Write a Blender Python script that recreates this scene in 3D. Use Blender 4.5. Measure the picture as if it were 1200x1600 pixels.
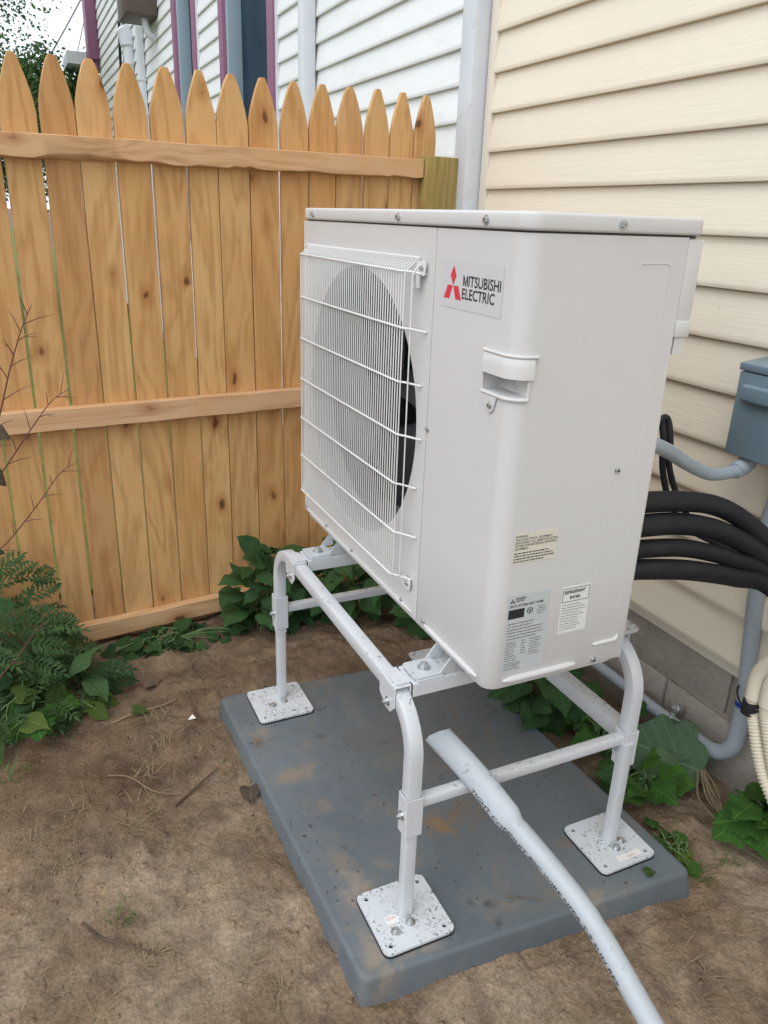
import bpy, bmesh, math, random
from mathutils import Vector, Matrix, noise, Quaternion
for o in list(bpy.data.objects): bpy.data.objects.remove(o)
S = bpy.context.scene
COL = S.collection
PI = math.pi
random.seed(7)
V = Vector

# ------------------------------------------------------------------ camera
cam_d = bpy.data.cameras.new('camera'); cam = bpy.data.objects.new('camera', cam_d); COL.objects.link(cam)
yaw, pit, rol = 0.447745, 0.366722, 0.036059
f_ = V((math.sin(yaw)*math.cos(pit), math.cos(yaw)*math.cos(pit), -math.sin(pit)))
r_ = V((math.cos(yaw), -math.sin(yaw), 0)); u_ = r_.cross(f_)
r2 = r_*math.cos(rol)+u_*math.sin(rol); u2 = -r_*math.sin(rol)+u_*math.cos(rol)
M = Matrix((r2, u2, -f_)).transposed().to_4x4(); M.translation = V((-0.66994, -0.95706, 1.39114))
cam.matrix_world = M
cam_d.sensor_fit = 'VERTICAL'; cam_d.sensor_height = 24; cam_d.sensor_width = 18; cam_d.lens = 1196.8/1600*24
cam_d.clip_start = 0.05; cam_d.clip_end = 2000
S.camera = cam
CAM = M.translation.copy()

# ------------------------------------------------------------------ world, sun, exposure
SUN_EL, SUN_AZ = math.radians(58), math.radians(235)      # azimuth of the sun, clockwise from +Y
W = bpy.data.worlds.new('World'); S.world = W; W.use_nodes = True
nt = W.node_tree; bg = nt.nodes['Background']
sky = nt.nodes.new('ShaderNodeTexSky'); sky.sky_type = 'NISHITA'; sky.sun_disc = False
sky.sun_elevation = SUN_EL; sky.sun_rotation = SUN_AZ; sky.dust_density = 4; sky.air_density = 1.5
hs = nt.nodes.new('ShaderNodeHueSaturation'); hs.inputs['Saturation'].default_value = 0.26; hs.inputs['Value'].default_value = 1.3
nt.links.new(sky.outputs[0], hs.inputs['Color'])
cl_ = nt.nodes.new('ShaderNodeMix'); cl_.data_type = 'RGBA'; cl_.inputs[0].default_value = .78      # even cloud deck
cl_.inputs[7].default_value = (8.0, 8.6, 9.4, 1); nt.links.new(hs.outputs[0], cl_.inputs[6]); nt.links.new(cl_.outputs[2], bg.inputs['Color'])
bg.inputs['Strength'].default_value = 0.15
sd = bpy.data.lights.new('sun', 'SUN'); sun = bpy.data.objects.new('sun', sd); COL.objects.link(sun)
sd.energy = 0.55; sd.angle = math.radians(40); sd.color = (1, .96, .9)
sv = V((math.sin(SUN_AZ)*math.cos(SUN_EL), math.cos(SUN_AZ)*math.cos(SUN_EL), math.sin(SUN_EL)))
sun.rotation_euler = sv.to_track_quat('Z', 'Y').to_euler()
S.view_settings.view_transform = 'Standard'; S.view_settings.look = 'None'; S.view_settings.gamma = 1
S.view_settings.use_curve_mapping = False
S.view_settings.exposure = 0.36
S.render.engine = 'CYCLES'
S.cycles.max_bounces = 5; S.cycles.diffuse_bounces = 3; S.cycles.glossy_bounces = 2; S.cycles.transmission_bounces = 2; S.cycles.transparent_max_bounces = 4

# ------------------------------------------------------------------ materials
def mat(name, col, rough=.6, metal=0., spec=.5):
    m = bpy.data.materials.new(name); m.use_nodes = True
    b = m.node_tree.nodes['Principled BSDF']
    b.inputs['Base Color'].default_value = (*col, 1); b.inputs['Roughness'].default_value = rough
    b.inputs['Metallic'].default_value = metal; b.inputs['Specular IOR Level'].default_value = spec
    return m
class N:
    """tiny node-tree helper"""
    def __init__(s, m): s.t = m.node_tree; s.b = s.t.nodes['Principled BSDF']
    def n(s, t, **k):
        x = s.t.nodes.new(t)
        for a, v in k.items(): setattr(x, a, v)
        return x
    def l(s, a, b): s.t.links.new(a, b)
    def coord(s, scale=(1, 1, 1), rnd=0., loc=(0, 0, 0), kind='Object'):
        tc = s.n('ShaderNodeTexCoord'); mp = s.n('ShaderNodeMapping')
        mp.inputs['Scale'].default_value = scale; mp.inputs['Location'].default_value = loc
        src = tc.outputs[kind]
        if rnd:
            oi = s.n('ShaderNodeObjectInfo'); mu = s.n('ShaderNodeVectorMath', operation='SCALE')
            cb = s.n('ShaderNodeCombineXYZ'); s.l(oi.outputs['Random'], cb.inputs[0]); s.l(oi.outputs['Random'], cb.inputs[1]); s.l(oi.outputs['Random'], cb.inputs[2])
            s.l(cb.outputs[0], mu.inputs[0]); mu.inputs['Scale'].default_value = rnd
            ad = s.n('ShaderNodeVectorMath', operation='ADD'); s.l(src, ad.inputs[0]); s.l(mu.outputs[0], ad.inputs[1]); src = ad.outputs[0]
        s.l(src, mp.inputs[0]); return mp.outputs[0]
    def noise(s, vec, scale, detail=6, rough=.55, dist=0.):
        x = s.n('ShaderNodeTexNoise'); x.inputs['Scale'].default_value = scale; x.inputs['Detail'].default_value = detail
        x.inputs['Roughness'].default_value = rough; x.inputs['Distortion'].default_value = dist; s.l(vec, x.inputs['Vector']); return x.outputs['Fac']
    def ramp(s, fac, stops):
        x = s.n('ShaderNodeValToRGB'); e = x.color_ramp.elements
        while len(e) < len(stops): e.new(.5)
        for i, (p, c) in enumerate(stops):
            e[i].position = p; e[i].color = (*c, 1) if len(c) == 3 else c
        s.l(fac, x.inputs[0]); return x.outputs[0]
    def mix(s, fac, a, b, mode='MIX'):
        x = s.n('ShaderNodeMix', data_type='RGBA', blend_type=mode)
        for sock, v in ((x.inputs[0], fac), (x.inputs[6], a), (x.inputs[7], b)):
            if isinstance(v, (int, float)): sock.default_value = v
            elif isinstance(v, tuple): sock.default_value = (*v, 1)
            else: s.l(v, sock)
        return x.outputs[2]
    def math(s, op, a, b=0.):
        x = s.n('ShaderNodeMath', operation=op)
        for sock, v in ((x.inputs[0], a), (x.inputs[1], b)):
            if isinstance(v, (int, float)): sock.default_value = v
            else: s.l(v, sock)
        return x.outputs[0]
    def bump(s, h, strength=.3, dist=.01):
        x = s.n('ShaderNodeBump'); x.inputs['Strength'].default_value = strength; x.inputs['Distance'].default_value = dist
        s.l(h, x.inputs['Height']); s.l(x.outputs[0], s.b.inputs['Normal'])
    def col(s, c): s.l(c, s.b.inputs['Base Color'])
g3 = lambda v: (v, v, v)

def wood(name, light, dark, knot=(.11, .04, .015), across=2, knots=True, contrast=1., pinkv=.25):
    m = mat(name, light, .75, spec=.25); k = N(m)
    # grain runs along the object's long axis: local Z (pickets, post) or local X (rails)
    sc = [14, 14, 14]; sc[across] = .9
    v = k.coord(tuple(sc), rnd=40)
    big = [3.2, 3.2, 3.2]; big[across] = .5
    vb = k.coord(tuple(big), rnd=23)
    warp = k.noise(vb, 1.6, 3, .5, .8)
    rings = k.math('FRACT', k.math('MULTIPLY', warp, 9.0))
    rings = k.math('ABSOLUTE', k.math('SUBTRACT', rings, .5))
    fine = k.noise(v, 5, 5, .65, .3)
    g = k.math('ADD', k.math('MULTIPLY', rings, .55), k.math('MULTIPLY', fine, .75))
    c = k.ramp(g, [(.24, dark), (.58, light)])
    oi = k.n('ShaderNodeObjectInfo')
    tone = k.ramp(oi.outputs['Random'], [(0, (.83, .75, .70)), (.2, (1, .96, .88)), (.4, (.91, .85, .82)), (.6, (1.05, 1.06, 1.03)), (.8, (.95, .88, .78)), (1, (1.0, .99, 1.02))])
    c = k.mix(contrast, c, tone, 'MULTIPLY')
    blot = k.noise(k.coord((2.2, 2.2, 1.4), rnd=11), 2.2, 4, .6, .5)
    c = k.mix(k.math('MULTIPLY', k.ramp(blot, [(.45, g3(0)), (.75, g3(1))]), .5), c, tuple(min(1, a*b) for a, b in zip(light, (.92, .72, .52))))
    if knots:
        kv = [9.5, 0, 9.5]; kv[across] = 5.2
        vo = k.n('ShaderNodeTexVoronoi'); vo.inputs['Scale'].default_value = 1; vo.inputs['Randomness'].default_value = 1
        dv = k.n('ShaderNodeVectorMath', operation='ADD')
        nn = k.n('ShaderNodeTexNoise'); nn.inputs['Scale'].default_value = 4; kc = k.coord(tuple(kv), rnd=31)
        sc2 = k.n('ShaderNodeVectorMath', operation='SCALE'); sc2.inputs['Scale'].default_value = .22
        k.l(kc, nn.inputs['Vector']); k.l(nn.outputs['Color'], sc2.inputs[0]); k.l(kc, dv.inputs[0]); k.l(sc2.outputs[0], dv.inputs[1])
        k.l(dv.outputs[0], vo.inputs['Vector'])
        d = vo.outputs['Distance']
        sp = k.n('ShaderNodeSeparateColor'); k.l(vo.outputs['Color'], sp.inputs[0])
        sel = k.math('GREATER_THAN', sp.outputs[0], .22)
        halo = k.math('MULTIPLY', k.ramp(d, [(.08, g3(1)), (.30, g3(0))]), sel)
        core = k.math('MULTIPLY', k.ramp(d, [(.06, g3(1)), (.125, g3(0))]), sel)
        c = k.mix(k.math('MULTIPLY', halo, .75), c, tuple(a*b for a, b in zip(light, (.62, .42, .30))))
        c = k.mix(k.math('MULTIPLY', core, .85), c, knot)
    k.col(c); k.bump(g, .25, .004)
    return m
MT = {}
MT['picket'] = wood('picket wood', (.63, .388, .175), (.44, .235, .09))
MT['rail'] = wood('rail wood', (.66, .44, .26), (.48, .29, .155), across=0)
MT['post'] = wood('treated post wood', (.36, .27, .10), (.20, .15, .05), knots=True)

def dusty(name, base, rough, dirt, amount, scale=60, spec=.5, metal=0., bumpy=0., mottle=.06, settle=False):
    """painted / moulded surface with dirt specks and faint mottling"""
    m = mat(name, base, rough, metal, spec); k = N(m)
    v = k.coord()
    n1 = k.noise(v, scale, 3, .6, .4); n2 = k.noise(v, scale*.12, 5, .6)
    sp = k.ramp(n1, [(.66-.1*amount, g3(0)), (.72-.1*amount, g3(1))])
    lim = k.ramp(n2, [(.42, g3(0)), (.62, g3(1))])
    big = k.noise(v, 3.1, 6, .6)
    c = k.mix(k.ramp(big, [(.3, g3(0)), (.7, g3(1))]), tuple(a*(1-mottle) for a in base), tuple(min(1, a*(1+mottle)) for a in base))
    msk = k.math('MULTIPLY', sp, lim)
    if settle:                                        # crumbs lie on upward faces only
        ge = k.n('ShaderNodeNewGeometry'); sx = k.n('ShaderNodeSeparateXYZ'); k.l(ge.outputs['Normal'], sx.inputs[0])
        msk = k.math('MULTIPLY', msk, k.ramp(sx.outputs[2], [(.55, g3(.06)), (.8, g3(1))]))
    c = k.mix(k.math('MULTIPLY', msk, min(1, amount)), c, dirt)
    k.col(c)
    k.l(k.ramp(big, [(.3, g3(rough-.08)), (.7, g3(rough+.08))]), k.b.inputs['Roughness'])
    if bumpy: k.bump(k.noise(v, 300, 3), bumpy, .002)
    return m
MT['unit'] = dusty('unit enamel', (.60, .592, .585), .36, (.45, .38, .30), .10, 25, .4, bumpy=.03, mottle=.02)
MT['unit_plastic'] = mat('unit plastic', (.60, .592, .58), .45)
MT['guard'] = mat('guard coating', (.70, .70, .68), .4)
MT['bell'] = mat('bell mouth plastic', (.33, .33, .33), .5)
MT['stand'] = dusty('stand powder coat', (.56, .58, .60), .34, (.12, .09, .07), .8, 90, bumpy=.02, settle=True)
MT['foot'] = dusty('foot plate powder coat', (.58, .61, .64), .42, (.08, .06, .05), 1.1, 170, bumpy=.02)
MT['steel'] = mat('zinc steel', (.55, .57, .58), .35, .9)
MT['galv'] = dusty('galvanised bracket', (.60, .64, .66), .4, (.2, .17, .14), .5, 80, metal=.35)
MT['dark'] = mat('dark interior', (.012, .012, .014), .7)
MT['fan'] = mat('fan plastic', (.016, .017, .02), .5)
MT['coil'] = mat('coil fins', (.03, .032, .036), .6, .3)
MT['rubber'] = mat('black rubber', (.012, .012, .016), .7)
MT['gap'] = mat('dark joint', (.05, .05, .05), .8)
MT['ink'] = mat('black print', (.015, .015, .018), .6)
MT['ink_soft'] = mat('faded print', (.10, .10, .10), .6)
MT['red'] = mat('red print', (.62, .03, .055), .5)
MT['pinkprint'] = mat('faded red print', (.62, .25, .25), .6)
MT['sticker'] = mat('silver sticker', (.57, .57, .59), .35)
MT['label_grey'] = mat('silver label', (.50, .53, .54), .35)
MT['label_cream'] = mat('cream label', (.66, .62, .52), .5)
MT['label_white'] = mat('white label', (.72, .72, .70), .5)

def insulation():
    m = mat('black foam insulation', (.014, .014, .019), .62, spec=.35); k = N(m)
    v = k.coord(); n = k.noise(v, 18, 5, .6)
    k.col(k.ramp(n, [(.3, (.006, .006, .010)), (.8, (.016, .017, .022))])); k.bump(k.noise(v, 260, 3), .15, .002); return m
MT['foam'] = insulation()
MT['conduit'] = dusty('grey conduit pvc', (.35, .40, .44), .42, (.25, .2, .15), .5, 40, mottle=.06)
MT['whip'] = dusty('grey flexible conduit', (.36, .42, .47), .4, (.2, .17, .14), .3, 40)
MT['boxpaint'] = dusty('blue grey enamel', (.16, .235, .285), .38, (.3, .27, .22), .3, 40)
MT['hose'] = mat('cream hose', (.68, .62, .50), .45)
MT['bluetape'] = mat('blue tape', (.012, .05, .28), .45)
MT['cutpipe'] = dusty('pale grey flexible pipe', (.40, .435, .465), .4, (.12, .09, .06), .45, 55, bumpy=.04)

STAINS = [(.094, .262, .045, .05, (.27, .15, .055), .9), (-.172, .56, .075, .04, (.27, .19, .12), .75), (-.152, .43, .05, .035, (.24, .17, .105), .55), (-.213, .725, .02, .035, (.10, .055, .03), .9), (-.20, .76, .04, .05, (.30, .23, .16), .6),
    (-.162, .17, .045, .07, (.30, .24, .17), .7), (-.19, .02, .035, .06, (.30, .23, .15), .75), (.299, -.045, .05, .022, (.30, .245, .18), .7), (-.10, -.015, .07, .02, (.31, .24, .16), .6), (.043, .04, .013, .018, (.045, .045, .045), .85),
    (.079, .023, .019, .017, (.04, .04, .04), .9), (.072, -.025, .018, .022, (.04, .04, .042), .9), (.102, .372, .02, .014, (.06, .055, .05), .5), (-.054, .68, .02, .012, (.05, .045, .04), .7), (.098, .589, .018, .012, (.05, .045, .04), .6), (.10, .60, .16, .12, (.14, .125, .11), .55), (.24, .50, .18, .16, (.15, .135, .12), .55), (-.08, .21, .03, .03, (.26, .21, .15), .4)]
def padmat():
    m = mat('grey composite pad', (.17, .20, .22), .55); k = N(m); v = k.coord()
    big = k.noise(v, 2.6, 6, .62); c = k.ramp(big, [(.3, (.088, .106, .120)), (.7, (.138, .160, .174))])
    # tan soil smears in blotches, dark damp specks, pale scratches
    sm = k.noise(k.coord((1.4, 1, 1), loc=(3.1, 1.7, 0)), 4.4, 8, .68, .6)
    sm2 = k.noise(k.coord(loc=(8, 2, 1)), 42, 6, .7)
    c = k.mix(k.math('MULTIPLY', k.ramp(sm, [(.50, g3(0)), (.70, g3(1))]), k.ramp(sm2, [(.32, g3(.15)), (.7, g3(.85))])), c, (.235, .17, .11))
    sp = k.noise(k.coord(loc=(1, 5, 2)), 55, 3, .6, .6); reg = k.noise(k.coord(loc=(5, 9, 1)), 6, 4, .6)
    c = k.mix(k.math('MULTIPLY', k.math('MULTIPLY', k.ramp(sp, [(.63, g3(0)), (.68, g3(1))]), k.ramp(reg, [(.45, g3(0)), (.6, g3(1))])), .8), c, (.035, .028, .024))
    nz = k.noise(k.coord(loc=(2.2, 7.5, 4)), 26, 6, .7, .5)
    for sx_, sy_, rx, ry, colr, amt in STAINS:
        mp = k.coord((1/rx, 1/ry, 0), loc=(-(sx_-.14)/rx, -(sy_-.44)/ry, 0)); ln = k.n('ShaderNodeVectorMath', operation='LENGTH'); k.l(mp, ln.inputs[0])
        fac = k.ramp(k.math('ADD', ln.outputs['Value'], k.math('MULTIPLY', k.math('SUBTRACT', nz, .5), 3.4)), [(.2, g3(amt*.75)), (1.1, g3(0))])
        c = k.mix(fac, c, colr)
    ru = k.noise(k.coord(loc=(2.2, 7.5, 4)), 3.2, 6, .65, .4)
    c = k.mix(k.math('MULTIPLY', k.ramp(ru, [(.62, g3(0)), (.74, g3(1))]), .75), c, (.20, .115, .05))
    k.col(c); k.l(k.ramp(sm, [(.4, g3(.42)), (.7, g3(.85))]), k.b.inputs['Roughness'])
    k.bump(k.math('ADD', k.noise(v, 220, 4), k.math('MULTIPLY', sm2, .6)), .12, .003); return m
MT['pad'] = padmat()

def soil():
    m = mat('bare soil', (.2, .13, .08), .95, spec=.12); k = N(m); v = k.coord()
    a = k.noise(v, 1.9, 6, .66); b = k.noise(v, 10, 5, .62); cc = k.noise(v, 120, 3, .65)
    c = k.ramp(a, [(.33, (.108, .070, .044)), (.5, (.200, .142, .095)), (.64, (.305, .235, .168))])
    c = k.mix(.75, c, k.ramp(b, [(.32, g3(.5)), (.5, g3(1.0)), (.68, (1.3, 1.27, 1.2))]), 'MULTIPLY')
    c = k.mix(.7, c, k.ramp(cc, [(.3, g3(.62)), (.55, g3(1.02)), (.75, g3(1.4))]), 'MULTIPLY')
    # damp reddish earth under the unit and along the pad
    rd = k.noise(k.coord(loc=(4, 2, 0)), 1.1, 4, .5)
    c = k.mix(k.math('MULTIPLY', k.ramp(rd, [(.50, g3(0)), (.66, g3(1))]), .4), c, (.10, .05, .028))
    k.col(c)
    k.bump(k.math('ADD', k.math('MULTIPLY', b, .9), k.math('MULTIPLY', cc, .5)), .75, .018); return m
MT['soil'] = soil()

def lawnmat():
    m = mat('lawn', (.10, .19, .03), .9, spec=.1); k = N(m); v = k.coord()
    k.col(k.ramp(k.noise(v, 6, 6, .7), [(.3, (.07, .115, .03)), (.7, (.19, .20, .05))])); return m
MT['lawn'] = lawnmat()

def vinyl(name, base, stain=0.):
    m = mat(name, base, .5, spec=.35); k = N(m)
    v = k.coord((55, 1.6, 55), rnd=9); g = k.noise(v, 3, 6, .6, .6)
    big = k.noise(k.coord(rnd=5), 2.2, 4, .6)
    c = k.mix(k.ramp(big, [(.3, g3(0)), (.7, g3(1))]), tuple(a*.955 for a in base), base)
    if stain:
        st = k.noise(k.coord((1, 1.2, 2.6), rnd=14), 4, 7, .65)
        c = k.mix(k.math('MULTIPLY', k.ramp(st, [(.55, g3(0)), (.78, g3(1))]), stain), c, (.30, .34, .24))
    sp = k.noise(k.coord((1, 1, 1), rnd=21), 42, 2, .5); c = k.mix(k.math('MULTIPLY', k.ramp(sp, [(.785, g3(0)), (.80, g3(1))]), .7), c, (.22, .18, .11))
    k.col(c); k.bump(g, .35, .003); return m
MT['cream'] = vinyl('cream vinyl siding', (.80, .725, .585))
MT['creamtrim'] = mat('cream trim', (.78, .72, .61), .5)
MT['whiteside'] = vinyl('white vinyl siding', (.82, .83, .84), .2)
MT['whitetrim'] = dusty('white vinyl trim', (.66, .69, .73), .45, (.3, .32, .25), .35, 18)
MT['purple'] = mat('mauve painted trim', (.26, .105, .19), .5)
MT['bluegrey'] = mat('blue grey jamb', (.30, .40, .46), .5)
MT['roofing'] = mat('roof felt', (.10, .10, .11), .9)
def glassmat():
    m = mat('window glass', (.012, .03, .055), .45, spec=.12); k = N(m)
    n = k.noise(k.coord(), 3, 3); k.col(k.ramp(n, [(.3, (.008, .022, .045)), (.7, (.02, .045, .075))])); return m
MT['glass'] = glassmat()
MT['brownbox'] = mat('brown enamel', (.10, .07, .06), .5)
def blockmat():
    m = mat('concrete block', (.25, .22, .19), .92, spec=.15); k = N(m); v = k.coord(rnd=8)
    a = k.noise(v, 4, 5, .6); b = k.noise(v, 70, 5, .7)
    c = k.ramp(a, [(.3, (.30, .27, .235)), (.7, (.40, .365, .32))]); c = k.mix(.6, c, k.ramp(b, [(.25, g3(.55)), (.5, g3(1)), (.75, g3(1.15))]), 'MULTIPLY')
    k.col(c); k.bump(b, .5, .006); return m
MT['block'] = blockmat()
MT['mortar'] = dusty('mortar', (.42, .37, .31), .95, (.15, .13, .11), .5, 60, .1, bumpy=.5)

def leafmat(name, a, b, tr=.25, rough=.42, veins=True):
    m = mat(name, a, rough, spec=.3); k = N(m)
    oi = k.n('ShaderNodeObjectInfo'); n = k.noise(k.coord(rnd=5), 30, 4, .6)
    f = k.math('ADD', k.math('MULTIPLY', oi.outputs['Random'], .7), k.math('MULTIPLY', n, .4))
    c = k.ramp(f, [(.1, a), (.95, b)]); k.col(c)
    # midrib and side veins, paler and raised
    tc = k.n('ShaderNodeTexCoord'); sx = k.n('ShaderNodeSeparateXYZ'); k.l(tc.outputs['Object'], sx.inputs[0])
    ay = k.math('ABSOLUTE', sx.outputs[1]); mid = k.ramp(ay, [(.006, g3(1)), (.022, g3(0))])
    sv = k.math('ABSOLUTE', k.math('SUBTRACT', k.math('FRACT', k.math('MULTIPLY', k.math('SUBTRACT', sx.outputs[0], k.math('MULTIPLY', ay, .75)), 6.5)), .5))
    vn = k.math('MAXIMUM', mid, k.math('MULTIPLY', k.ramp(sv, [(.02, g3(1)), (.09, g3(0))]), .6))
    if veins:
        c = k.mix(k.math('MULTIPLY', vn, .45), c, tuple(min(1, 1.9*q+.03) for q in b)); spots = k.noise(k.coord(rnd=17), 9, 5, .7)
        c = k.mix(k.math('MULTIPLY', k.ramp(spots, [(.62, g3(0)), (.74, g3(1))]), .6), c, (.16, .13, .05)); k.col(c)
    k.bump(k.math('SUBTRACT', n, vn), .5, .02)
    t = k.n('ShaderNodeBsdfTranslucent'); k.l(c, t.inputs['Color']); mx = k.n('ShaderNodeMixShader'); mx.inputs[0].default_value = tr
    out = k.t.nodes['Material Output']; k.l(k.b.outputs[0], mx.inputs[1]); k.l(t.outputs[0], mx.inputs[2]); k.l(mx.outputs[0], out.inputs[0])
    return m
MT['leaf_dark'] = leafmat('dark broad leaf', (.017, .060, .020), (.052, .125, .034))
MT['leaf_bright'] = leafmat('bright green leaf', (.03, .105, .018), (.085, .20, .03), .35)
MT['leaf_fern'] = leafmat('feathery weed leaf', (.025, .080, .028), (.085, .165, .055), veins=False)
MT['leaf_yellow'] = leafmat('yellow green leaf', (.035, .09, .02), (.13, .18, .035), .3)
MT['leaf_wilt'] = leafmat('wilted leaf', (.07, .13, .07), (.11, .18, .09), .2, .7)
MT['leaf_brown'] = leafmat('dead brown leaf', (.07, .05, .035), (.16, .12, .08), .1, .8)
MT['leaf_tree'] = leafmat('tree leaf', (.045, .11, .03), (.10, .20, .055), .3, veins=False)
MT['stem_green'] = mat('green stem', (.09, .16, .05), .6)
MT['stem_red'] = mat('reddish stem', (.13, .045, .035), .65)
MT['straw'] = leafmat('dry straw', (.12, .09, .052), (.32, .255, .155), .1, .8, veins=False)
MT['grassblade'] = leafmat('grass blade', (.06, .12, .025), (.17, .22, .06), .25, .6, veins=False)
MT['bark'] = dusty('bark', (.10, .075, .055), .95, (.03, .02, .015), .8, 14, .1, bumpy=.6, mottle=.2)
MT['chip'] = mat('pale chip', (.75, .68, .60), .7)
MT['cable'] = mat('grey cable', (.28, .28, .29), .6)

# ------------------------------------------------------------------ mesh helpers
WB = {}                                            # world origin of every object
def link(o, parent=None, org=V((0, 0, 0))):
    COL.objects.link(o); o.location = org - (WB[parent.name] if parent else V((0, 0, 0)))
    if parent: o.parent = parent
    WB[o.name] = V(org); return o
def tag(o, label=None, cat=None, group=None, kind=None):
    for k_, v_ in (('label', label), ('category', cat), ('group', group), ('kind', kind)):
        if v_: o[k_] = v_
    return o
def thing(name, label, cat, loc=(0, 0, 0), group=None):
    o = bpy.data.objects.new(name, None); o.empty_display_size = .05
    link(o, None, V(loc)); return tag(o, label, cat, group)
def inst(name, me, parent, org, rot=None, scale=None):
    o = bpy.data.objects.new(name, me); link(o, parent, V(org))
    if rot is not None: o.rotation_mode = 'QUATERNION'; o.rotation_quaternion = rot
    if scale is not None: o.scale = scale if hasattr(scale, '__len__') else (scale,)*3
    return o
def smooth_path(pts, n=8):
    pts = [V(p) for p in pts]; P = [pts[0]*2-pts[1]]+pts+[pts[-1]*2-pts[-2]]; out = []
    for i in range(1, len(P)-2):
        for j in range(n):
            t = j/n; a, b, c, d = P[i-1:i+3]
            out.append(.5*((2*b)+(c-a)*t+(2*a-5*b+4*c-d)*t*t+(3*b-a-3*c+d)*t**3))
    out.append(pts[-1]); return out
def frames(pts, up=None):
    pts = [V(p) for p in pts]; n = len(pts); T = []
    for i in range(n):
        d = (pts[min(i+1, n-1)]-pts[max(i-1, 0)]); T.append(d.normalized() if d.length > 1e-9 else V((0, 0, 1)))
    u0 = V(up) if up is not None else (V((0, 0, 1)) if abs(T[0].z) < .9 else V((1, 0, 0)))
    u = (u0-T[0]*u0.dot(T[0])).normalized(); fr = []
    for i in range(n):
        if i:
            u = T[i-1].rotation_difference(T[i]) @ u; u = (u-T[i]*u.dot(T[i])).normalized()
        fr.append((T[i], u, T[i].cross(u)))
    return fr
class MB:
    def __init__(s): s.v = []; s.f = []
    def add(s, v, f):
        k = len(s.v); s.v += [V(p) for p in v]; s.f += [tuple(i+k for i in q) for q in f]; return s
    def box(s, lo, hi):
        x0, y0, z0 = lo; x1, y1, z1 = hi
        return s.add([(x0, y0, z0), (x1, y0, z0), (x1, y1, z0), (x0, y1, z0), (x0, y0, z1), (x1, y0, z1), (x1, y1, z1), (x0, y1, z1)],
                     [(0, 3, 2, 1), (4, 5, 6, 7), (0, 1, 5, 4), (1, 2, 6, 5), (2, 3, 7, 6), (3, 0, 4, 7)])
    def sweep(s, pts, prof, up=None, caps=True, scale=None):
        """prof: list of (a,b) offsets in (u, w); scale: per-point (su, sw)"""
        fr = frames(pts, up); n = len(prof); vs = []; fs = []
        for i, (p, (t, u, w)) in enumerate(zip(pts, fr)):
            su, sw = scale[i] if scale else (1, 1)
            vs += [V(p)+u*a*su+w*b*sw for a, b in prof]
        for i in range(len(pts)-1):
            for j in range(n):
                k = (j+1) % n; fs.append((i*n+j, i*n+k, (i+1)*n+k, (i+1)*n+j))
        if caps: fs += [tuple(range(n-1, -1, -1)), tuple((len(pts)-1)*n+j for j in range(n))]
        return s.add(vs, fs)
    def tube(s, pts, r, n=12, up=None, caps=True, scale=None):
        if hasattr(r, '__len__'): scale = [(a, a) for a in r]; r = 1
        return s.sweep(pts, [(r*math.cos(2*PI*i/n), r*math.sin(2*PI*i/n)) for i in range(n)], up, caps, scale)
    def sq(s, pts, w, h, rad=.004, up=None):
        p = []
        for cx, cy, a0 in ((w/2-rad, h/2-rad, 0), (-w/2+rad, h/2-rad, 90), (-w/2+rad, -h/2+rad, 180), (w/2-rad, -h/2+rad, 270)):
            for a in (0, 45, 90): p.append((cx+rad*math.cos(math.radians(a0+a)), cy+rad*math.sin(math.radians(a0+a))))
        return s.sweep(pts, p, up)
    def cyl(s, a, b, r, n=16): return s.tube([a, b], r, n)
    def prism(s, poly, off):
        """poly: list of 3-D points (planar loop), off: extrusion vector"""
        n = len(poly); off = V(off)
        return s.add([V(p) for p in poly]+[V(p)+off for p in poly],
                     [tuple(range(n-1, -1, -1)), tuple(range(n, 2*n))]+[(i, (i+1) % n, n+(i+1) % n, n+i) for i in range(n)])
    def mesh(s, name, m, org=V((0, 0, 0)), ang=35, bevel=0, seg=2):
        me = bpy.data.meshes.new(name); org = V(org)
        me.from_pydata([p-org for p in s.v], [], s.f)
        bm = bmesh.new(); bm.from_mesh(me); bmesh.ops.recalc_face_normals(bm, faces=bm.faces)
        if bevel:
            ed = [e for e in bm.edges if len(e.link_faces) == 2 and e.calc_face_angle() > math.radians(30)]
            bmesh.ops.bevel(bm, geom=ed, offset=bevel, segments=seg, affect='EDGES', profile=.5, clamp_overlap=True)
        bm.to_mesh(me); bm.free()
        for p in me.polygons: p.use_smooth = True
        me.set_sharp_from_angle(angle=math.radians(ang))
        me.materials.append(MT[m] if isinstance(m, str) else m); return me
    def build(s, name, m, parent=None, org=None, **k):
        org = V(org) if org is not None else (WB[parent.name] if parent else V((0, 0, 0)))
        return link(bpy.data.objects.new(name, s.mesh(name, m, org, **k)), parent, org)
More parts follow.
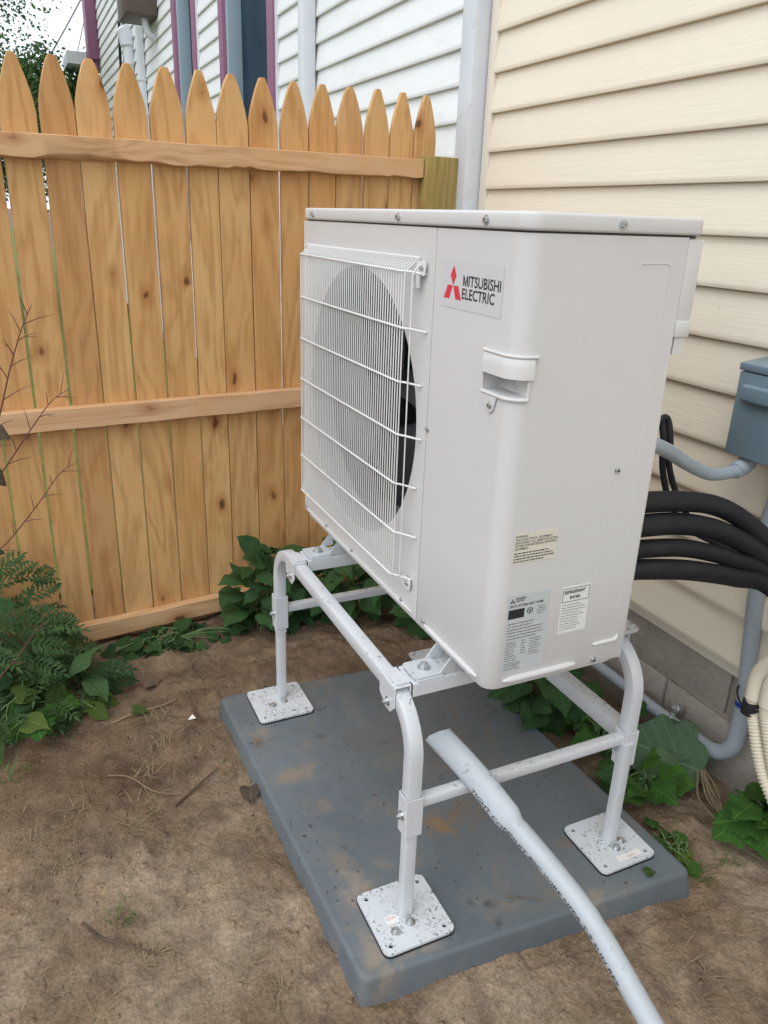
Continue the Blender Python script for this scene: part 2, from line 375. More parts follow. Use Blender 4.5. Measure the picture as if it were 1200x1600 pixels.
def holed(outer, holes, to3, thick, name, m, parent, org=None, ang=35):
    """plate with real holes; outer/holes: 2-D loops, to3(a,b,t) maps to world"""
    bm = bmesh.new(); loops = []
    for lay in (0, thick):
        es = []
        for lp in [outer]+holes:
            vs = [bm.verts.new(to3(a, b, lay)) for a, b in lp]; loops.append(vs)
            es += [bm.edges.new((vs[i], vs[(i+1) % len(vs)])) for i in range(len(vs))]
        bmesh.ops.triangle_fill(bm, edges=es, use_beauty=True)
    n = 1+len(holes)
    for i in range(n):
        a, b = loops[i], loops[i+n]
        for j in range(len(a)):
            k = (j+1) % len(a); bm.faces.new((a[j], a[k], b[k], b[j]))
    bmesh.ops.recalc_face_normals(bm, faces=bm.faces)
    me = bpy.data.meshes.new(name); org = V(org) if org is not None else (WB[parent.name] if parent else V((0, 0, 0)))
    bmesh.ops.translate(bm, verts=bm.verts, vec=-org); bm.to_mesh(me); bm.free()
    for p in me.polygons: p.use_smooth = True
    me.set_sharp_from_angle(angle=math.radians(ang)); me.materials.append(MT[m])
    return link(bpy.data.objects.new(name, me), parent, org)
def circ(cx, cy, r, n=24): return [(cx+r*math.cos(2*PI*i/n), cy+r*math.sin(2*PI*i/n)) for i in range(n)]
def rrect(x0, y0, x1, y1, r, n=5):
    p = []
    for cx, cy, a0 in ((x1-r, y1-r, 0), (x0+r, y1-r, 90), (x0+r, y0+r, 180), (x1-r, y0+r, 270)):
        for i in range(n): a = math.radians(a0+90*i/(n-1)); p.append((cx+r*math.cos(a), cy+r*math.sin(a)))
    return p
def text_geo(body, size, xs=1., bold=0.):
    cu = bpy.data.curves.new('t', 'FONT'); cu.body = body; cu.size = size; cu.offset = bold; cu.resolution_u = 3
    ob = bpy.data.objects.new('t', cu); COL.objects.link(ob)
    dg = bpy.context.evaluated_depsgraph_get(); dg.update(); me = ob.evaluated_get(dg).to_mesh()
    vs = [(v.co.x*xs, v.co.y) for v in me.vertices]; fs = [tuple(p.vertices) for p in me.polygons]
    ob.evaluated_get(dg).to_mesh_clear(); bpy.data.objects.remove(ob); bpy.data.curves.remove(cu)
    return vs, fs
def fbm(x, y, s, o=4):
    return sum(noise.noise(V((x*s*2**i, y*s*2**i, 3.1*i)))/2**i for i in range(o))
def sstep(a, b, x):
    t = max(0, min(1, (x-a)/(b-a))); return t*t*(3-2*t)

# ------------------------------------------------------------------ ground
PADC = [(-.263, .968), (-.236, -.032), (.546, -.080), (.519, .920)]
def in_pad(x, y, m=0.):
    u = (x-(-.236))/.782; v = (y-(-.032)+.0614*(x+.236))/1.0
    uu = x+.236+.027*v
    return -m < uu < .782+m and -m < v < 1.0+m
def gz(x, y):
    far = max(abs(x), abs(y))
    z = -.028*sstep(1.15, 1.6, y)-.035*sstep(.68, .92, x)*(1 if y < 1.7 else 0)
    if far < 3.2:
        lump = fbm(x, y+5, 30, 2); z += .011*fbm(x, y, 2.4, 3)+.0095*fbm(x+7, y, 8, 3)+.0068*lump*(.4+abs(lump))*(.6+1.2*max(0, fbm(x+3, y+9, 3.1, 2)))+.0016*noise.noise(V((x*95, y*95, 1)))
        if y > 1.7: z = z*.4-.02
        z = min(z, .022)
        d = 0 if in_pad(x, y) else (1 if not in_pad(x, y, .05) else .5)
        if d == 0: z = min(z, -.004)
        elif y < .0 and x > .1: z -= .012*(1-d)
        elif d < 1 and x < 0: z += .003+.006*fbm(x, y, 20, 2)
    else: z = -.02
    return z
def axis(lo, hi, st, far):
    a = []; x = lo
    while x < hi: a.append(x); x += st
    a.append(hi); s_ = st; x = hi
    while x < far: s_ *= 1.45; x += s_; a.append(x)
    s_ = st; x = lo; b = []
    while x > -far: s_ *= 1.45; x -= s_; b.append(x)
    return b[::-1]+a
gx = axis(-1.25, .98, .0062, 300); gy = axis(-.70, 1.65, .0062, 300)
b = MB(); nx = len(gx)
b.v = [V((x, y, gz(x, y))) for y in gy for x in gx]
b.f = [(j*nx+i, j*nx+i+1, (j+1)*nx+i+1, (j+1)*nx+i) for j in range(len(gy)-1) for i in range(nx-1)]
ground = tag(b.build('ground', 'soil', ang=180), kind='structure')
b = MB(); b.box((-40, 1.95, -.05), (.80, 60, -.004)); lawn = tag(b.build('lawn', 'lawn'), kind='structure')

# ------------------------------------------------------------------ cream house
WX = .92
ch = thing('cream_house', 'cream vinyl sided house wall on concrete blocks beside the heat pump', 'house', (WX, 0, 0))
b = MB(); b.box((WX+.003, -3.2, .30), (WX+5, 1.62, 4.6)); b.build('wall', 'creamtrim', ch)
def board(parent, x, y0, y1, z0, e, m, out=.016):
    o = V((x, (y0+y1)/2, z0)); b = MB()
    prof = [(0, e+.004), (-.004, e+.004), (-out+.001, .016), (-out, .008), (-out+.002, .001), (-out+.005, 0), (-.003, .001), (0, .0005)]
    b.prism([(x+a, y0, z0+h) for a, h in prof], (0, y1-y0, 0))
    return b.build('siding_board', m, parent, o, ang=25)
zs = [.338, .473, .609, .744, .879, 1.012, 1.137, 1.258, 1.378, 1.497, 1.616, 1.738, 1.860]
while zs[-1] < 4.5: zs.append(zs[-1]+.122)
for a, c in zip(zs, zs[1:]): board(ch, WX, -3.1, 1.578, a, c-a, 'cream', .021)
b = MB(); b.box((WX-.020, 1.575, .33), (WX+.003, 1.618, 4.6)); b.build('corner_trim', 'creamtrim', ch, bevel=.003)
fo = MB().box((WX+.026, -3.2, -.3), (WX+.30, 1.60, .30)).build('foundation', 'mortar', ch)
for r, z0 in enumerate((-.243, -.039, .165)):
    off = .217 if r % 2 == 0 else .427
    k0 = -9
    for k in range(-9, 5):
        ya = off+k*.406; yb = ya+.396
        if yb < -3 or ya > 1.58: continue
        yb = min(yb, 1.585)
        h = .192 if z0 < .1 else .172
        MB().box((WX+.013+random.uniform(0, .002), ya, z0), (WX+.2, yb, z0+h)).build('concrete_block', 'block', fo, (WX, ya, z0), bevel=.004)
b = MB(); b.box((WX-.35, -3.3, 4.6), (WX+5.2, 1.61, 4.72)); b.build('eave', 'creamtrim', ch)
b = MB(); b.prism([(WX-.4, -3.3, 4.72), (WX+2.5, -3.3, 6.2), (WX+5.3, -3.3, 4.72)], (0, 4.91, 0)); b.build('roof', 'roofing', ch)

# ------------------------------------------------------------------ white house
HX = .862; HY0, HY1 = 1.64, 12.15
wh = thing('white_house', 'white sided house with mauve window trim rising behind the fence', 'house', (HX, 1.64, 0))
b = MB(); b.box((HX+.096, HY0+.01, -.1), (HX+6, HY1, 5.2)); b.build('wall', 'whitetrim', wh)
WIN = [(3.80, 5.02, 1.05, 3.45), (5.76, 6.62, 1.15, 3.45)]       # y0,y1,z0,z1 outer casing
e = .1163; z = 1.716-14*e; k = 0
while z < 5.1:
    segs = [(HY0+.07, HY1)]
    for y0, y1, z0, z1 in WIN:
        if z+e > z0 and z < z1:
            ns = []
            for a, c in segs:
                if y0 > a and y1 < c: ns += [(a, y0), (y1, c)]
                else: ns.append((a, c))
            segs = ns
    for a, c in segs: board(wh, HX, a, c, z, e, 'whiteside', .021)
    z += e
b = MB(); b.prism([(HX-.018, HY0+.075, -.05), (HX-.018, HY0-.012, -.05), (HX+.001, HY0-.016, -.05), (HX+.09, HY0-.016, -.05), (HX+.09, HY0+.075, -.05)], (0, 0, 5.2))
b.build('corner_post', 'whitetrim', wh, bevel=.004)
for y0, y1, z0, z1 in WIN:
    w = MB()
    for a, c, d, f in ((y0, y0+.11, z0, z1), (y1-.11, y1, z0, z1), (y0+.11, y1-.11, z1-.12, z1), (y0+.11, y1-.11, z0, z0+.09)):
        w.box((HX-.045, a, d), (HX+.09, c, f))
    wi = w.build('window', 'purple', wh, (HX, (y0+y1)/2, z0), bevel=.004)
    j = MB()
    for a, c, d, f in ((y0+.11, y0+.155, z0+.09, z1-.12), (y1-.155, y1-.11, z0+.09, z1-.12), (y0+.155, y1-.155, z1-.17, z1-.12), (y0+.155, y1-.155, z0+.09, z0+.14), (y0+.155, y1-.155, 1.55, 1.60)):
        j.box((HX-.02, a, d), (HX+.10, c, f))
    j.build('frame', 'bluegrey', wi, bevel=.003)
    MB().box((HX+.075, y0+.15, z0+.12), (HX+.082, y1-.15, z1-.15)).build('pane', 'glass', wi)
    MB().box((HX-.03, y0-.018, z0), (HX+.03, y0-.001, z1)).build('sill_edge', 'whitetrim', wi)
for yc, wd in ((3.20, .085), (8.25, .11)):
    d = MB(); d.sq([(HX-.055, yc, -.05), (HX-.055, yc, 5.1)], .07, wd, .012, up=(1, 0, 0)); dn = d.build('downspout', 'whitetrim', wh, (HX, yc, 0))
    for zz in (2.62, 1.3): MB().box((HX-.095, yc-wd/2-.006, zz), (HX-.01, yc+wd/2+.006, zz+.02)).build('strap', 'whitetrim', dn, bevel=.002)
b = MB(); b.box((HX-.16, 11.95, 3.33), (HX-.02, 12.3, 5.3)); b.box((HX-.1, 12.02, 3.22), (HX-.02, 12.3, 3.33)); b.build('fascia', 'purple', wh, bevel=.01)
b = MB(); b.box((HX-.42, 12.31, 3.30), (HX-.02, 13.2, 3.46)); b.build('porch_roof', 'whitetrim', wh)
b = MB(); b.box((HX-.3, 1.63, 5.2), (HX+6.2, 12.4, 5.35)); b.build('eave', 'whitetrim', wh)
b = MB(); b.prism([(HX-.35, 1.63, 5.35), (HX+3, 1.63, 7.2), (HX+6.3, 1.63, 5.35)], (0, 10.8, 0)); b.build('roof', 'roofing', wh)
# service entrance mast, cables, brown box on the white wall
sm = thing('service_mast', 'pale grey service conduit with rounded hood on the white house wall', 'conduit', (HX-.06, 8.95, 0))
MB().tube([(HX-.06, 8.95, 0), (HX-.06, 8.95, 2.95)], .045, 14).build('pipe', 'whitetrim', sm)
MB().tube([(HX-.06, 8.95, 2.86), (HX-.06, 8.95, 2.93)], .058, 14).build('collar', 'whitetrim', sm)
MB().tube(smooth_path([(HX-.06, 8.95, 2.93), (HX-.07, 8.95, 3.05), (HX-.10, 8.95, 3.17), (HX-.13, 8.95, 3.22)], 5), [.06]*5+[.078]*9+[.05, .02], 14).build('hood', 'whitetrim', sm)
for i, (dy, lab) in enumerate(((0, 'black service cable hanging nearest the far end of the white house'), (-.32, 'thin black service cable beside the grey hood on the white house'))):
    b = MB(); b.tube(smooth_path([(HX-.03, 10.0+dy, 1.5), (HX-.05, 9.75+dy, 2.8), (HX-.06, 9.6+dy, 3.2), (HX-.04, 9.55+dy, 3.7), (HX-.10, 9.5+dy, 4.1)], 6), .016 if i == 0 else .010, 8)
    tag(b.build('service_cable', 'rubber'), lab, 'cable', 'service cables on the white house')
ub = thing('utility_box', 'brown metal vent box high on the white house wall', 'vent box', (HX-.02, 7.6, 3.02))
MB().box((HX-.30, 7.35, 3.04), (HX-.02, 7.85, 3.5)).build('housing', 'brownbox', ub, bevel=.012)
MB().box((HX-.303, 7.852, 3.06), (HX-.03, 7.862, 3.48)).build('end_plate', 'whitetrim', ub)
MB().tube(smooth_path([(HX-.03, 7.5, 2.88), (HX-.1, 7.48, 2.93), (HX-.12, 7.5, 3.05)], 5), .03, 10).build('spout', 'whitetrim', ub)

# ------------------------------------------------------------------ wooden fence
FS = .12; FL = math.hypot(1, FS); FU = V((1, FS, 0))/FL; FN = V((FS, -1, 0))/FL    # FN points to our side
def fp(x, z, n=0.): return V((x, 1.63+FS*x, z))+FN*n
fence = thing('wooden_fence', 'new cedar coloured picket fence with pointed tops and three rails', 'fence', fp(-.2, 0))
gaps = [-1.47, -1.367, -1.263, -1.16, -1.058, -.955, -.853, -.752, -.650, -.549, -.450, -.349, -.247, -.142, -.044, .062, .166, .268, .371, .477, .577, .676, .772]
gw = {8: .007, 9: .0085, 10: .006, 11: .0055, 12: .0055, 13: .0055, 14: .0045, 15: .006, 16: .006, 17: .0045, 18: .0045, 19: .0045, 20: .0045}
FRot = Matrix((FU, -FN, V((0, 0, 1)))).transposed().to_quaternion()      # local x along fence, y away, z up
for i in range(len(gaps)-1):
    a = gaps[i]+gw.get(i, .006)/2; c = gaps[i+1]-gw.get(i+1, .006)/2
    cx = (a+c)/2; hw = (c-a)/2*FL; top = 1.779+.02*(cx+.1)+random.uniform(-.003, .003); sh = top-.138+random.uniform(-.006, .006)
    tw = random.uniform(.0075, .0095); bt = random.uniform(-.0015, .0015)
    R = [(hw, -.06), (hw, .7), (hw-.0004, sh), (hw*.93, sh+.026), (hw*.80, sh+.055), (hw*.60, sh+.088), (hw*.38, sh+.118), (tw, top)]
    L = [(-x, z) for x, z in R][::-1]
    th = .016; jit = random.uniform(0, .003)
    b = MB(); b.prism([(x+bt*z, jit, z) for x, z in R+L], (0, th, 0))
    me = b.mesh('picket', 'picket', bevel=.0012, seg=1, ang=30)
    inst('picket', me, fence, fp(cx, 0), FRot @ Quaternion((0, 1, 0), random.uniform(-.0012, .0012)))
def rail(x0, x1, za, zb, h, rough_edge=False, seed=0):
    b = MB(); n = 90; vs = []; L = (x1-x0)*FL
    for k in range(n+1):
        t = k/n; x = (t-.5)*L; zc = za+(zb-za)*t
        w1 = .0025*noise.noise(V((x*6, seed, 0))); w0 = .003*noise.noise(V((x*7, seed, 4)))
        cut = 0
        if rough_edge:
            X = x0+(x1-x0)*t
            cut = max(0, .012*noise.noise(V((x*11, 2.2, 0)))+.016*sstep(-.62, -.45, X)*(1-sstep(-.42, -.28, X))+.006*noise.noise(V((x*47, 1, 0))))
        zo = zc-za
        vs += [V((x, 0, zo+h+w1)), V((x, -.036, zo+h+w1)), V((x, -.036, zo+w0+cut)), V((x, -.018, zo+w0+cut*.35)), V((x, 0, zo+w0))]
    fs = []
    for k in range(n):
        for j in range(5): fs.append((k*5+j, k*5+(j+1) % 5, (k+1)*5+(j+1) % 5, (k+1)*5+j))
    fs += [(4, 3, 2, 1, 0), tuple(n*5+j for j in range(5))]
    b.add(vs, fs); me = b.mesh('rail', 'rail', bevel=.002, seg=1)
    xc = (x0+x1)/2
    inst('rail', me, fence, fp(xc, za), FRot)
rail(-1.47, .70, 1.500, 1.526, .062, True, 1)
rail(-1.47, .70, .752, .742, .066, False, 2)
rail(-.605, .70, .0, -.004, .062, False, 3)
b = MB(); b.prism([(-.0725, 0, 0), (.0725, 0, 0), (.0725, .14, 0), (-.0725, .14, 0)], (0, 0, 1.68))
inst('post', b.mesh('post', 'post', bevel=.005), fence, fp(.775, -.08, .05), FRot)

# ------------------------------------------------------------------ equipment pad
pad = thing('equipment_pad', 'grey composite ground pad with tan soil smears under the unit', 'pad', (.14, .44, 0))
b = MB(); pc = [V((x, y, 0)) for x, y in PADC]; ctr = sum(pc, V())/4; rows = []
def padloop(ins, z, rad=.02):
    out = []
    for i in range(4):
        p = pc[i]; a = (pc[i-1]-p).normalized(); c = (pc[(i+1) % 4]-p).normalized(); q = p+(a+c)*ins
        for t in range(5):
            s_ = t/4; out.append((q+a*rad*(1-s_)**2+c*rad*s_**2)+V((0, 0, z)))
    return out
prof = [(-.010, -.03), (-.006, .0), (0, .044), (.0018, .0495), (.0055, .0538), (.010, .055)]
n = 20; vs = []; fs = []
for ins, zz in prof: vs += padloop(ins, zz)
for r in range(len(prof)-1):
    for j in range(n): fs.append((r*n+j, r*n+(j+1) % n, (r+1)*n+(j+1) % n, (r+1)*n+j))
fs += [tuple((len(prof)-1)*n+j for j in range(n)), tuple(range(n-1, -1, -1))]
b.add(vs, fs); b.build('slab', 'pad', pad, ang=60)

# ------------------------------------------------------------------ stand
st = thing('unit_stand', 'white steel tube stand on four foot plates holding the heat pump', 'stand', (.165, .47, .055))
XL, XR, YN, YF, ZB = -.098, .432, .068, .885, .556
def arc_u(x, dy=0):
    p = [V((x, YN, .285)), V((x, YN, .40))]
    R = .105
    for i in range(0, 10): a = math.radians(10*i); p.append(V((x, YN+R-R*math.cos(a), ZB-R+R*math.sin(a))))
    for i in range(0, 10): a = math.radians(90-10*i); p.append(V((x, YF-R+R*math.cos(a), ZB-R+R*math.sin(a))))
    p += [V((x, YF, .40)), V((x, YF, .285))]
    return p
def bolt(parent, p, axis_, r=.007, h=.006, washer=True, name='bolt'):
    b = MB(); p = V(p); a = V(axis_).normalized()
    if washer: b.tube([p, p+a*.0018], r*1.55, 18)
    b.tube([p+a*.0018, p+a*(.0018+h)], r, 6); b.tube([p+a*(.0018+h), p+a*(.004+h)], r*.5, 10)
    return b.build(name, 'steel', parent)
for x in (XL, XR):
    MB().sq(arc_u(x), .029, .029, .003, up=(1, 0, 0)).build('frame_tube', 'stand', st)
for x, y, s_ in ((XL, YN, .155), (XL-.012, YF-.02, .158), (XR-.008, YN-.01, .150), (XR, YF, .155)):
    MB().sq([(x if abs(x-XL) > .05 else XL, y if y < .5 else YF, .066), (x if abs(x-XL) > .05 else XL, y if y < .5 else YF, .34)], .0245, .0245, .0028, up=(1, 0, 0)).build('leg', 'stand', st)
    h = s_/2
    MB().prism([(a, c, .0555) for a, c in [(x+p, y+q) for p, q in rrect(-h-.0015, -h-.0015, h+.0015, h+.0015, .016)]], (0, 0, .0038)).build('rubber_pad', 'rubber', st)
    fpz = holed(rrect(-h, -h, h, h, .014), [circ(a*(h-.018), c*(h-.018), .0048, 14) for a in (-1, 1) for c in (-1, 1)], lambda a, c, t, x=x, y=y: V((x+a, y+c, .0595+t)), .0055, 'foot_plate', 'foot', st, ang=30)
    lx, ly = (x if abs(x-XL) > .05 else XL), (y if y < .5 else YF)
    bolt(fpz, (lx, ly-.026, .065), (0, 0, 1), .0065, .007)
    bolt(fpz, (lx-.036 if lx < 0 else lx+.026, ly-.034 if lx < 0 else ly-.012, .065), (0, 0, 1), .0065, .004)
    if y < .5:
        st_ = MB().prism([(lx-.045 if lx < 0 else lx-.02, ly+.004-(.0 if lx < 0 else .05), .0652)]+[(lx+a, ly+c, .0652) for a, c in (((-.045, -.016), (-.019, -.016), (-.019, .004)) if lx < 0 else ((-.02, -.062), (.045, -.062), (.045, -.046)))], (0, 0, .0004)).build('sticker', 'label_white', fpz)
        tv, tf = text_geo('Quick', .011, 1)
        ox, oy = (lx-.044, ly-.005) if lx < 0 else (lx+.006, ly-.058)
        MB().add([(ox+a*.8, oy+c*.8, .0662) for a, c in tv], tf).build('print', 'pinkprint', fpz)
# slide collars where upper tubes meet legs, with cross bars
for x in (XL, XR):
    for y in (YN, YF):
        c = MB(); t = .0022; w = .0158; z0, z1 = (.278, .368) if y < .5 else (.300, .400)
        c.box((x-w-t, y-w-t, z0), (x+w+t, y-w, z1)); c.box((x-w-t, y-w, z0), (x-w, y+w, z1)); c.box((x+w, y-w, z0), (x+w+t, y+w, z1)); c.box((x-w-t, y+w, z0+.02), (x+w+t, y+w+t, z1))
        col_ = c.build('collar', 'stand', st, bevel=.0012, seg=1)
        bolt(col_, (x-w-t, y, z0+.045), (-1, 0, 0), .0062, .008)
        bolt(col_, (x+w+t, y, z0+.045), (1, 0, 0), .0062, .003)
MB().sq([(XL+.017, YN, .347), (XR-.017, YN, .347)], .0225, .0225, .004).build('cross_bar', 'stand', st)
MB().sq([(XL+.017, YF, .357), (XR-.017, YF, .357)], .0225, .0225, .004).build('cross_bar', 'stand', st)
MB().sq([(XR+.022, .095, .332), (XR+.022, .87, .332)], .040, .036, .005).build('side_bar', 'stand', st)
# saddles on the top beams and rails under the unit
for y in (.160, .745):
    for x in (XL, XR):
        s_ = MB(); y0, y1 = (y-.038, y+.030); hs2 = .0150; zt = ZB+.0150
        s_.box((x-hs2-.0025, y0, zt), (x+hs2+.0025, y1, zt+.003)); s_.box((x-hs2-.0025, y0, ZB-.026), (x-hs2, y1, zt)); s_.box((x+hs2, y0, ZB-.016), (x+hs2+.0025, y1, zt))
        s_.prism([(x-hs2-.0025, y0, ZB-.026), (x-hs2-.0025, y1, ZB-.026), (x-hs2-.0025, y1-.028, ZB-.046), (x-hs2-.0025, y0+.018, ZB-.046)], (.0025, 0, 0))
        sd_ = s_.build('saddle', 'stand', st, bevel=.001, seg=1)
        bolt(sd_, (x-.0175, y0+.028, ZB-.026), (-1, 0, 0), .006, .008)
    yy = y-.012
    r_l = MB(); t = .003
    r_l.box((XL-.012, yy-.020, ZB+.0182), (XL+.0176, yy+.020, ZB+.0225))       # tongue over the beam
    r_l.box((XL+.0178, yy-.033, ZB+.020), (XR-.0185, yy+.033, ZB+.0235))
    r_l.box((XL+.0178, yy-.033, ZB-.006), (XR-.0185, yy-.030, ZB+.020)); r_l.box((XL+.0178, yy+.030, ZB-.006), (XR-.0185, yy+.033, ZB+.020))
    r_l.build('support_rail', 'stand', st, bevel=.001, seg=1)
    holed(rrect(XR-.055, yy-.040, XR+.035, yy+.040, .018), [circ(XR-.036+.022*i, yy-.026+.017*j, .0045, 10) for i in range(4) for j in range(4)], lambda a, c, t: V((a, c, ZB+.0255+t)), .003, 'perforated_plate', 'galv', st)
    # slotted unit feet bolted on the rails
    for s in (-1, 1):
        xb = -.042 if s < 0 else .362
        f0, f1 = (xb-.034, xb+.03) if s < 0 else (xb-.03, xb+.034)
        foot = holed(rrect(f0, yy-.030, f1, yy+.030, .008), [rrect(xb-.013, yy-.009, xb+.010, yy+.009, .0085)], lambda a, c, t: V((a, c, ZB+.0245+.0035+t)), .003, 'mounting_foot', 'galv', st)
        xe = -.012 if s < 0 else .332
        for q in (-1, 1):
            MB().prism([(xe-.012*(1 if s < 0 else -1), yy+q*.030, ZB+.031), (xe+.022*(1 if s < 0 else -1), yy+q*.030, ZB+.031), (xe+.022*(1 if s < 0 else -1), yy+q*.030, ZB+.062), (xe+.008*(1 if s < 0 else -1), yy+q*.030, ZB+.058)], (0, -q*.003, 0)).build('gusset', 'galv', foot)
        MB().box((f0+.004, yy-.033, ZB+.0235), (f1-.002, yy+.033, ZB+.0275)).build('shim', 'galv', foot, bevel=.001, seg=1)
        bolt(foot, (xb, yy, ZB+.031), (0, 0, 1), .0085, .008)

# ------------------------------------------------------------------ heat pump outdoor unit
UZ = .61; UH = .797; UD = .305; UW = .95; RC = .03; SEAM = .268
un = thing('heat_pump_unit', 'white outdoor heat pump unit with wire fan guard on a tube stand', 'heat pump', (UD/2, UW/2, UZ))
# wrap-around service panel: front strip, rounded corner, side; with a moulded hand-hold recess at the corner
def spath(s_):
    """distance along the panel from the front seam -> point, outward normal"""
    L1 = SEAM-.002-RC; La = RC*PI/2
    if s_ < L1: return V((0, SEAM-.002-s_, 0)), V((-1, 0, 0))
    if s_ < L1+La:
        a = (s_-L1)/RC; return V((RC-RC*math.cos(a), RC-RC*math.sin(a), 0)), V((-math.cos(a), -math.sin(a), 0))
    return V((RC+s_-L1-La, 0, 0)), V((0, -1, 0))
L1 = SEAM-.002-RC; La = RC*PI/2; SEND = L1+La+(UD-RC)
h0, h1, hz0, hz1 = SEAM-.002-.086, L1+La-.004, UZ+.527, UZ+.558        # hand-hold opening in (s, z)
ss = [0, .004]+[L1*i/8 for i in range(1, 9)]+[L1+La*i/10 for i in range(1, 11)]+[L1+La+(UD-RC)*i/9 for i in range(1, 10)]+[h0, h1]
ss = sorted(set(round(a, 5) for a in ss)); zz_ = [UZ+.004, UZ+.012, UZ+.2, UZ+.4, hz0, (hz0+hz1)/2, hz1, UZ+.65, UZ+.768]
b = MB(); vs = []; fs = []; ns = len(ss)
for zc in zz_:
    for s_ in ss:
        p, nn = spath(s_); ins = .004 if zc < UZ+.006 else 0
        vs.append(V((p.x, p.y, zc))-nn*ins)
hole = lambda i, j: ss[i] >= round(h0, 5)-1e-6 and ss[i+1] <= round(h1, 5)+1e-6 and zz_[j] >= hz0-1e-6 and zz_[j+1] <= hz1+1e-6
for j in range(len(zz_)-1):
    for i in range(ns-1):
        if not hole(i, j): fs.append((j*ns+i, j*ns+i+1, (j+1)*ns+i+1, (j+1)*ns+i))
b.add(vs, fs)
# fold the two free edges back
p0, n0 = spath(0)
b.add([(0, SEAM-.002, UZ+.004), (0, SEAM-.002, UZ+.768), (.012, SEAM-.002, UZ+.768), (.012, SEAM-.002, UZ+.004)], [(0, 1, 2, 3)])
b.add([(UD, 0, UZ+.004), (UD, 0, UZ+.768), (UD, .03, UZ+.768), (UD, .03, UZ+.004)], [(0, 1, 2, 3)])
sp_ = b.build('service_panel', 'unit', un, ang=40)
# recess
b = MB(); hs_ = [s_ for s_ in ss if h0-1e-5 <= s_ <= h1+1e-5]; m_ = len(hs_); vs = []; fs = []
for s_ in hs_:
    p, nn = spath(s_); d = .055
    vs += [p+V((0, 0, hz0)), p-nn*d*.55+V((0, 0, hz0+.004)), p-nn*d+V((0, 0, hz1+.012)), p+V((0, 0, hz1))]
for i in range(m_-1):
    for j in range(3): fs.append((i*4+j, i*4+j+1, (i+1)*4+j+1, (i+1)*4+j))
fs += [(0, 1, 2, 3), tuple((m_-1)*4+j for j in range(4))]
b.add(vs, fs)
hd = MB()
def strip(mb, s0, s1, za, zb, out, lip=.0035):
    k = 16; vs = []; fs = []
    for i in range(k+1):
        s_ = s0+(s1-s0)*i/k; p, nn = spath(s_)
        vs += [p+nn*.0004+V((0, 0, za)), p+nn*out+V((0, 0, za)), p+nn*out*.9+V((0, 0, (za+zb)/2)), p+nn*lip+V((0, 0, zb-.004)), p+nn*.0004+V((0, 0, zb))]
    for i in range(k):
        for j in range(5): fs.append((i*5+j, i*5+(j+1) % 5, (i+1)*5+(j+1) % 5, (i+1)*5+j))
    fs += [tuple(range(4, -1, -1)), tuple(k*5+j for j in range(5))]
    mb.add(vs, fs)
b.v = [v for v in b.v]
hand = b.build('handle', 'unit_plastic', un, ang=50)
strip(hd, h0+.001, h1+.006, hz1, hz1+.034, .0065, .004)
hd.build('upper_flap', 'unit_plastic', hand, ang=50)
rim = MB()
def spt(s_, z_, o): p, nn = spath(s_); return p+nn*o+V((0, 0, z_))
rim.tube([spt(h0+(h1+.012-h0)*i/14, hz1+.034, .003) for i in range(15)], .0028, 8)
rim.tube([spt(h0+(h1-h0)*i/14, hz0-.001, .0015) for i in range(15)], .0035, 8)
rim.tube([spt(h0-.001, hz0, .001), spt(h0-.001, hz1, .001)], .0025, 8); rim.tube([spt(h1+.001, hz0, .001), spt(h1+.001, hz1, .001)], .0025, 8)
rim.build('rim', 'unit_plastic', hand)
MB().prism([(-.0005, .088, UZ+.524), (-.0005, .040, UZ+.524), (-.0005, .048, UZ+.500), (-.0005, .058, UZ+.494), (-.0005, .066, UZ+.500)], (-.003, 0, 0)).build('screw_tab', 'unit_plastic', hand, bevel=.001, seg=1)
# front fan panel with a round opening
FCY, FCZ, FR = .600, UZ+.393, .292
fan_panel = holed(rrect(SEAM, UZ+.012, UW, UZ+.768, .004, 3), [circ(FCY, FCZ, FR, 72)], lambda a, c, t: V((t, a, c)), .012, 'fan_panel', 'unit', un, ang=30)
b = MB(); vs = []; fs = []; k = 72; rings = [(0.0001, FR-.0002), (.006, FR-.006), (.02, FR-.012), (.05, FR-.014)]
for d, r in rings: vs += [V((d, FCY+r*math.cos(2*PI*i/k), FCZ+r*math.sin(2*PI*i/k))) for i in range(k)]
for r in range(len(rings)-1):
    for i in range(k): fs.append((r*k+i, r*k+(i+1) % k, (r+1)*k+(i+1) % k, (r+1)*k+i))
b.add(vs, fs); b.build('bell_mouth', 'bell', un, ang=60)
fan = MB(); fan.tube([(.055, FCY, FCZ), (.06, FCY, FCZ), (.14, FCY, FCZ)], [.04, .062, .066], 28); fan = fan.build('fan', 'fan', un)
for q in range(3):
    vs = []; fs = []; na, nr = 12, 7
    for lay in (0, 1):
        for i in range(na+1):
            for j in range(nr+1):
                t = i/na; u = j/nr; r = .058+u*(FR-.03-.058); a = 2*PI*q/3+(t-.5)*(1.35-.1*u)+.55*u
                d = .150-.085*t+.006*lay
                vs.append(V((d, FCY+r*math.cos(a), FCZ+r*math.sin(a))))
    o2 = (na+1)*(nr+1)
    for lay in (0, 1):
        for i in range(na):
            for j in range(nr):
                p = lay*o2+i*(nr+1)+j; fs.append((p, p+1, p+nr+2, p+nr+1))
    MB().add(vs, fs).build('blade', 'fan', fan, ang=60)
MB().box((.285, .035, UZ+.02), (.298, UW-.01, UZ+.765)).build('coil', 'coil', un)
MB().box((.012, SEAM+.008, UZ+.015), (.284, SEAM+.014, UZ+.765)).build('partition', 'dark', un)
MB().box((.015, UW-.012, UZ+.012), (UD, UW, UZ+.768)).build('far_side_panel', 'unit', un, bevel=.002)
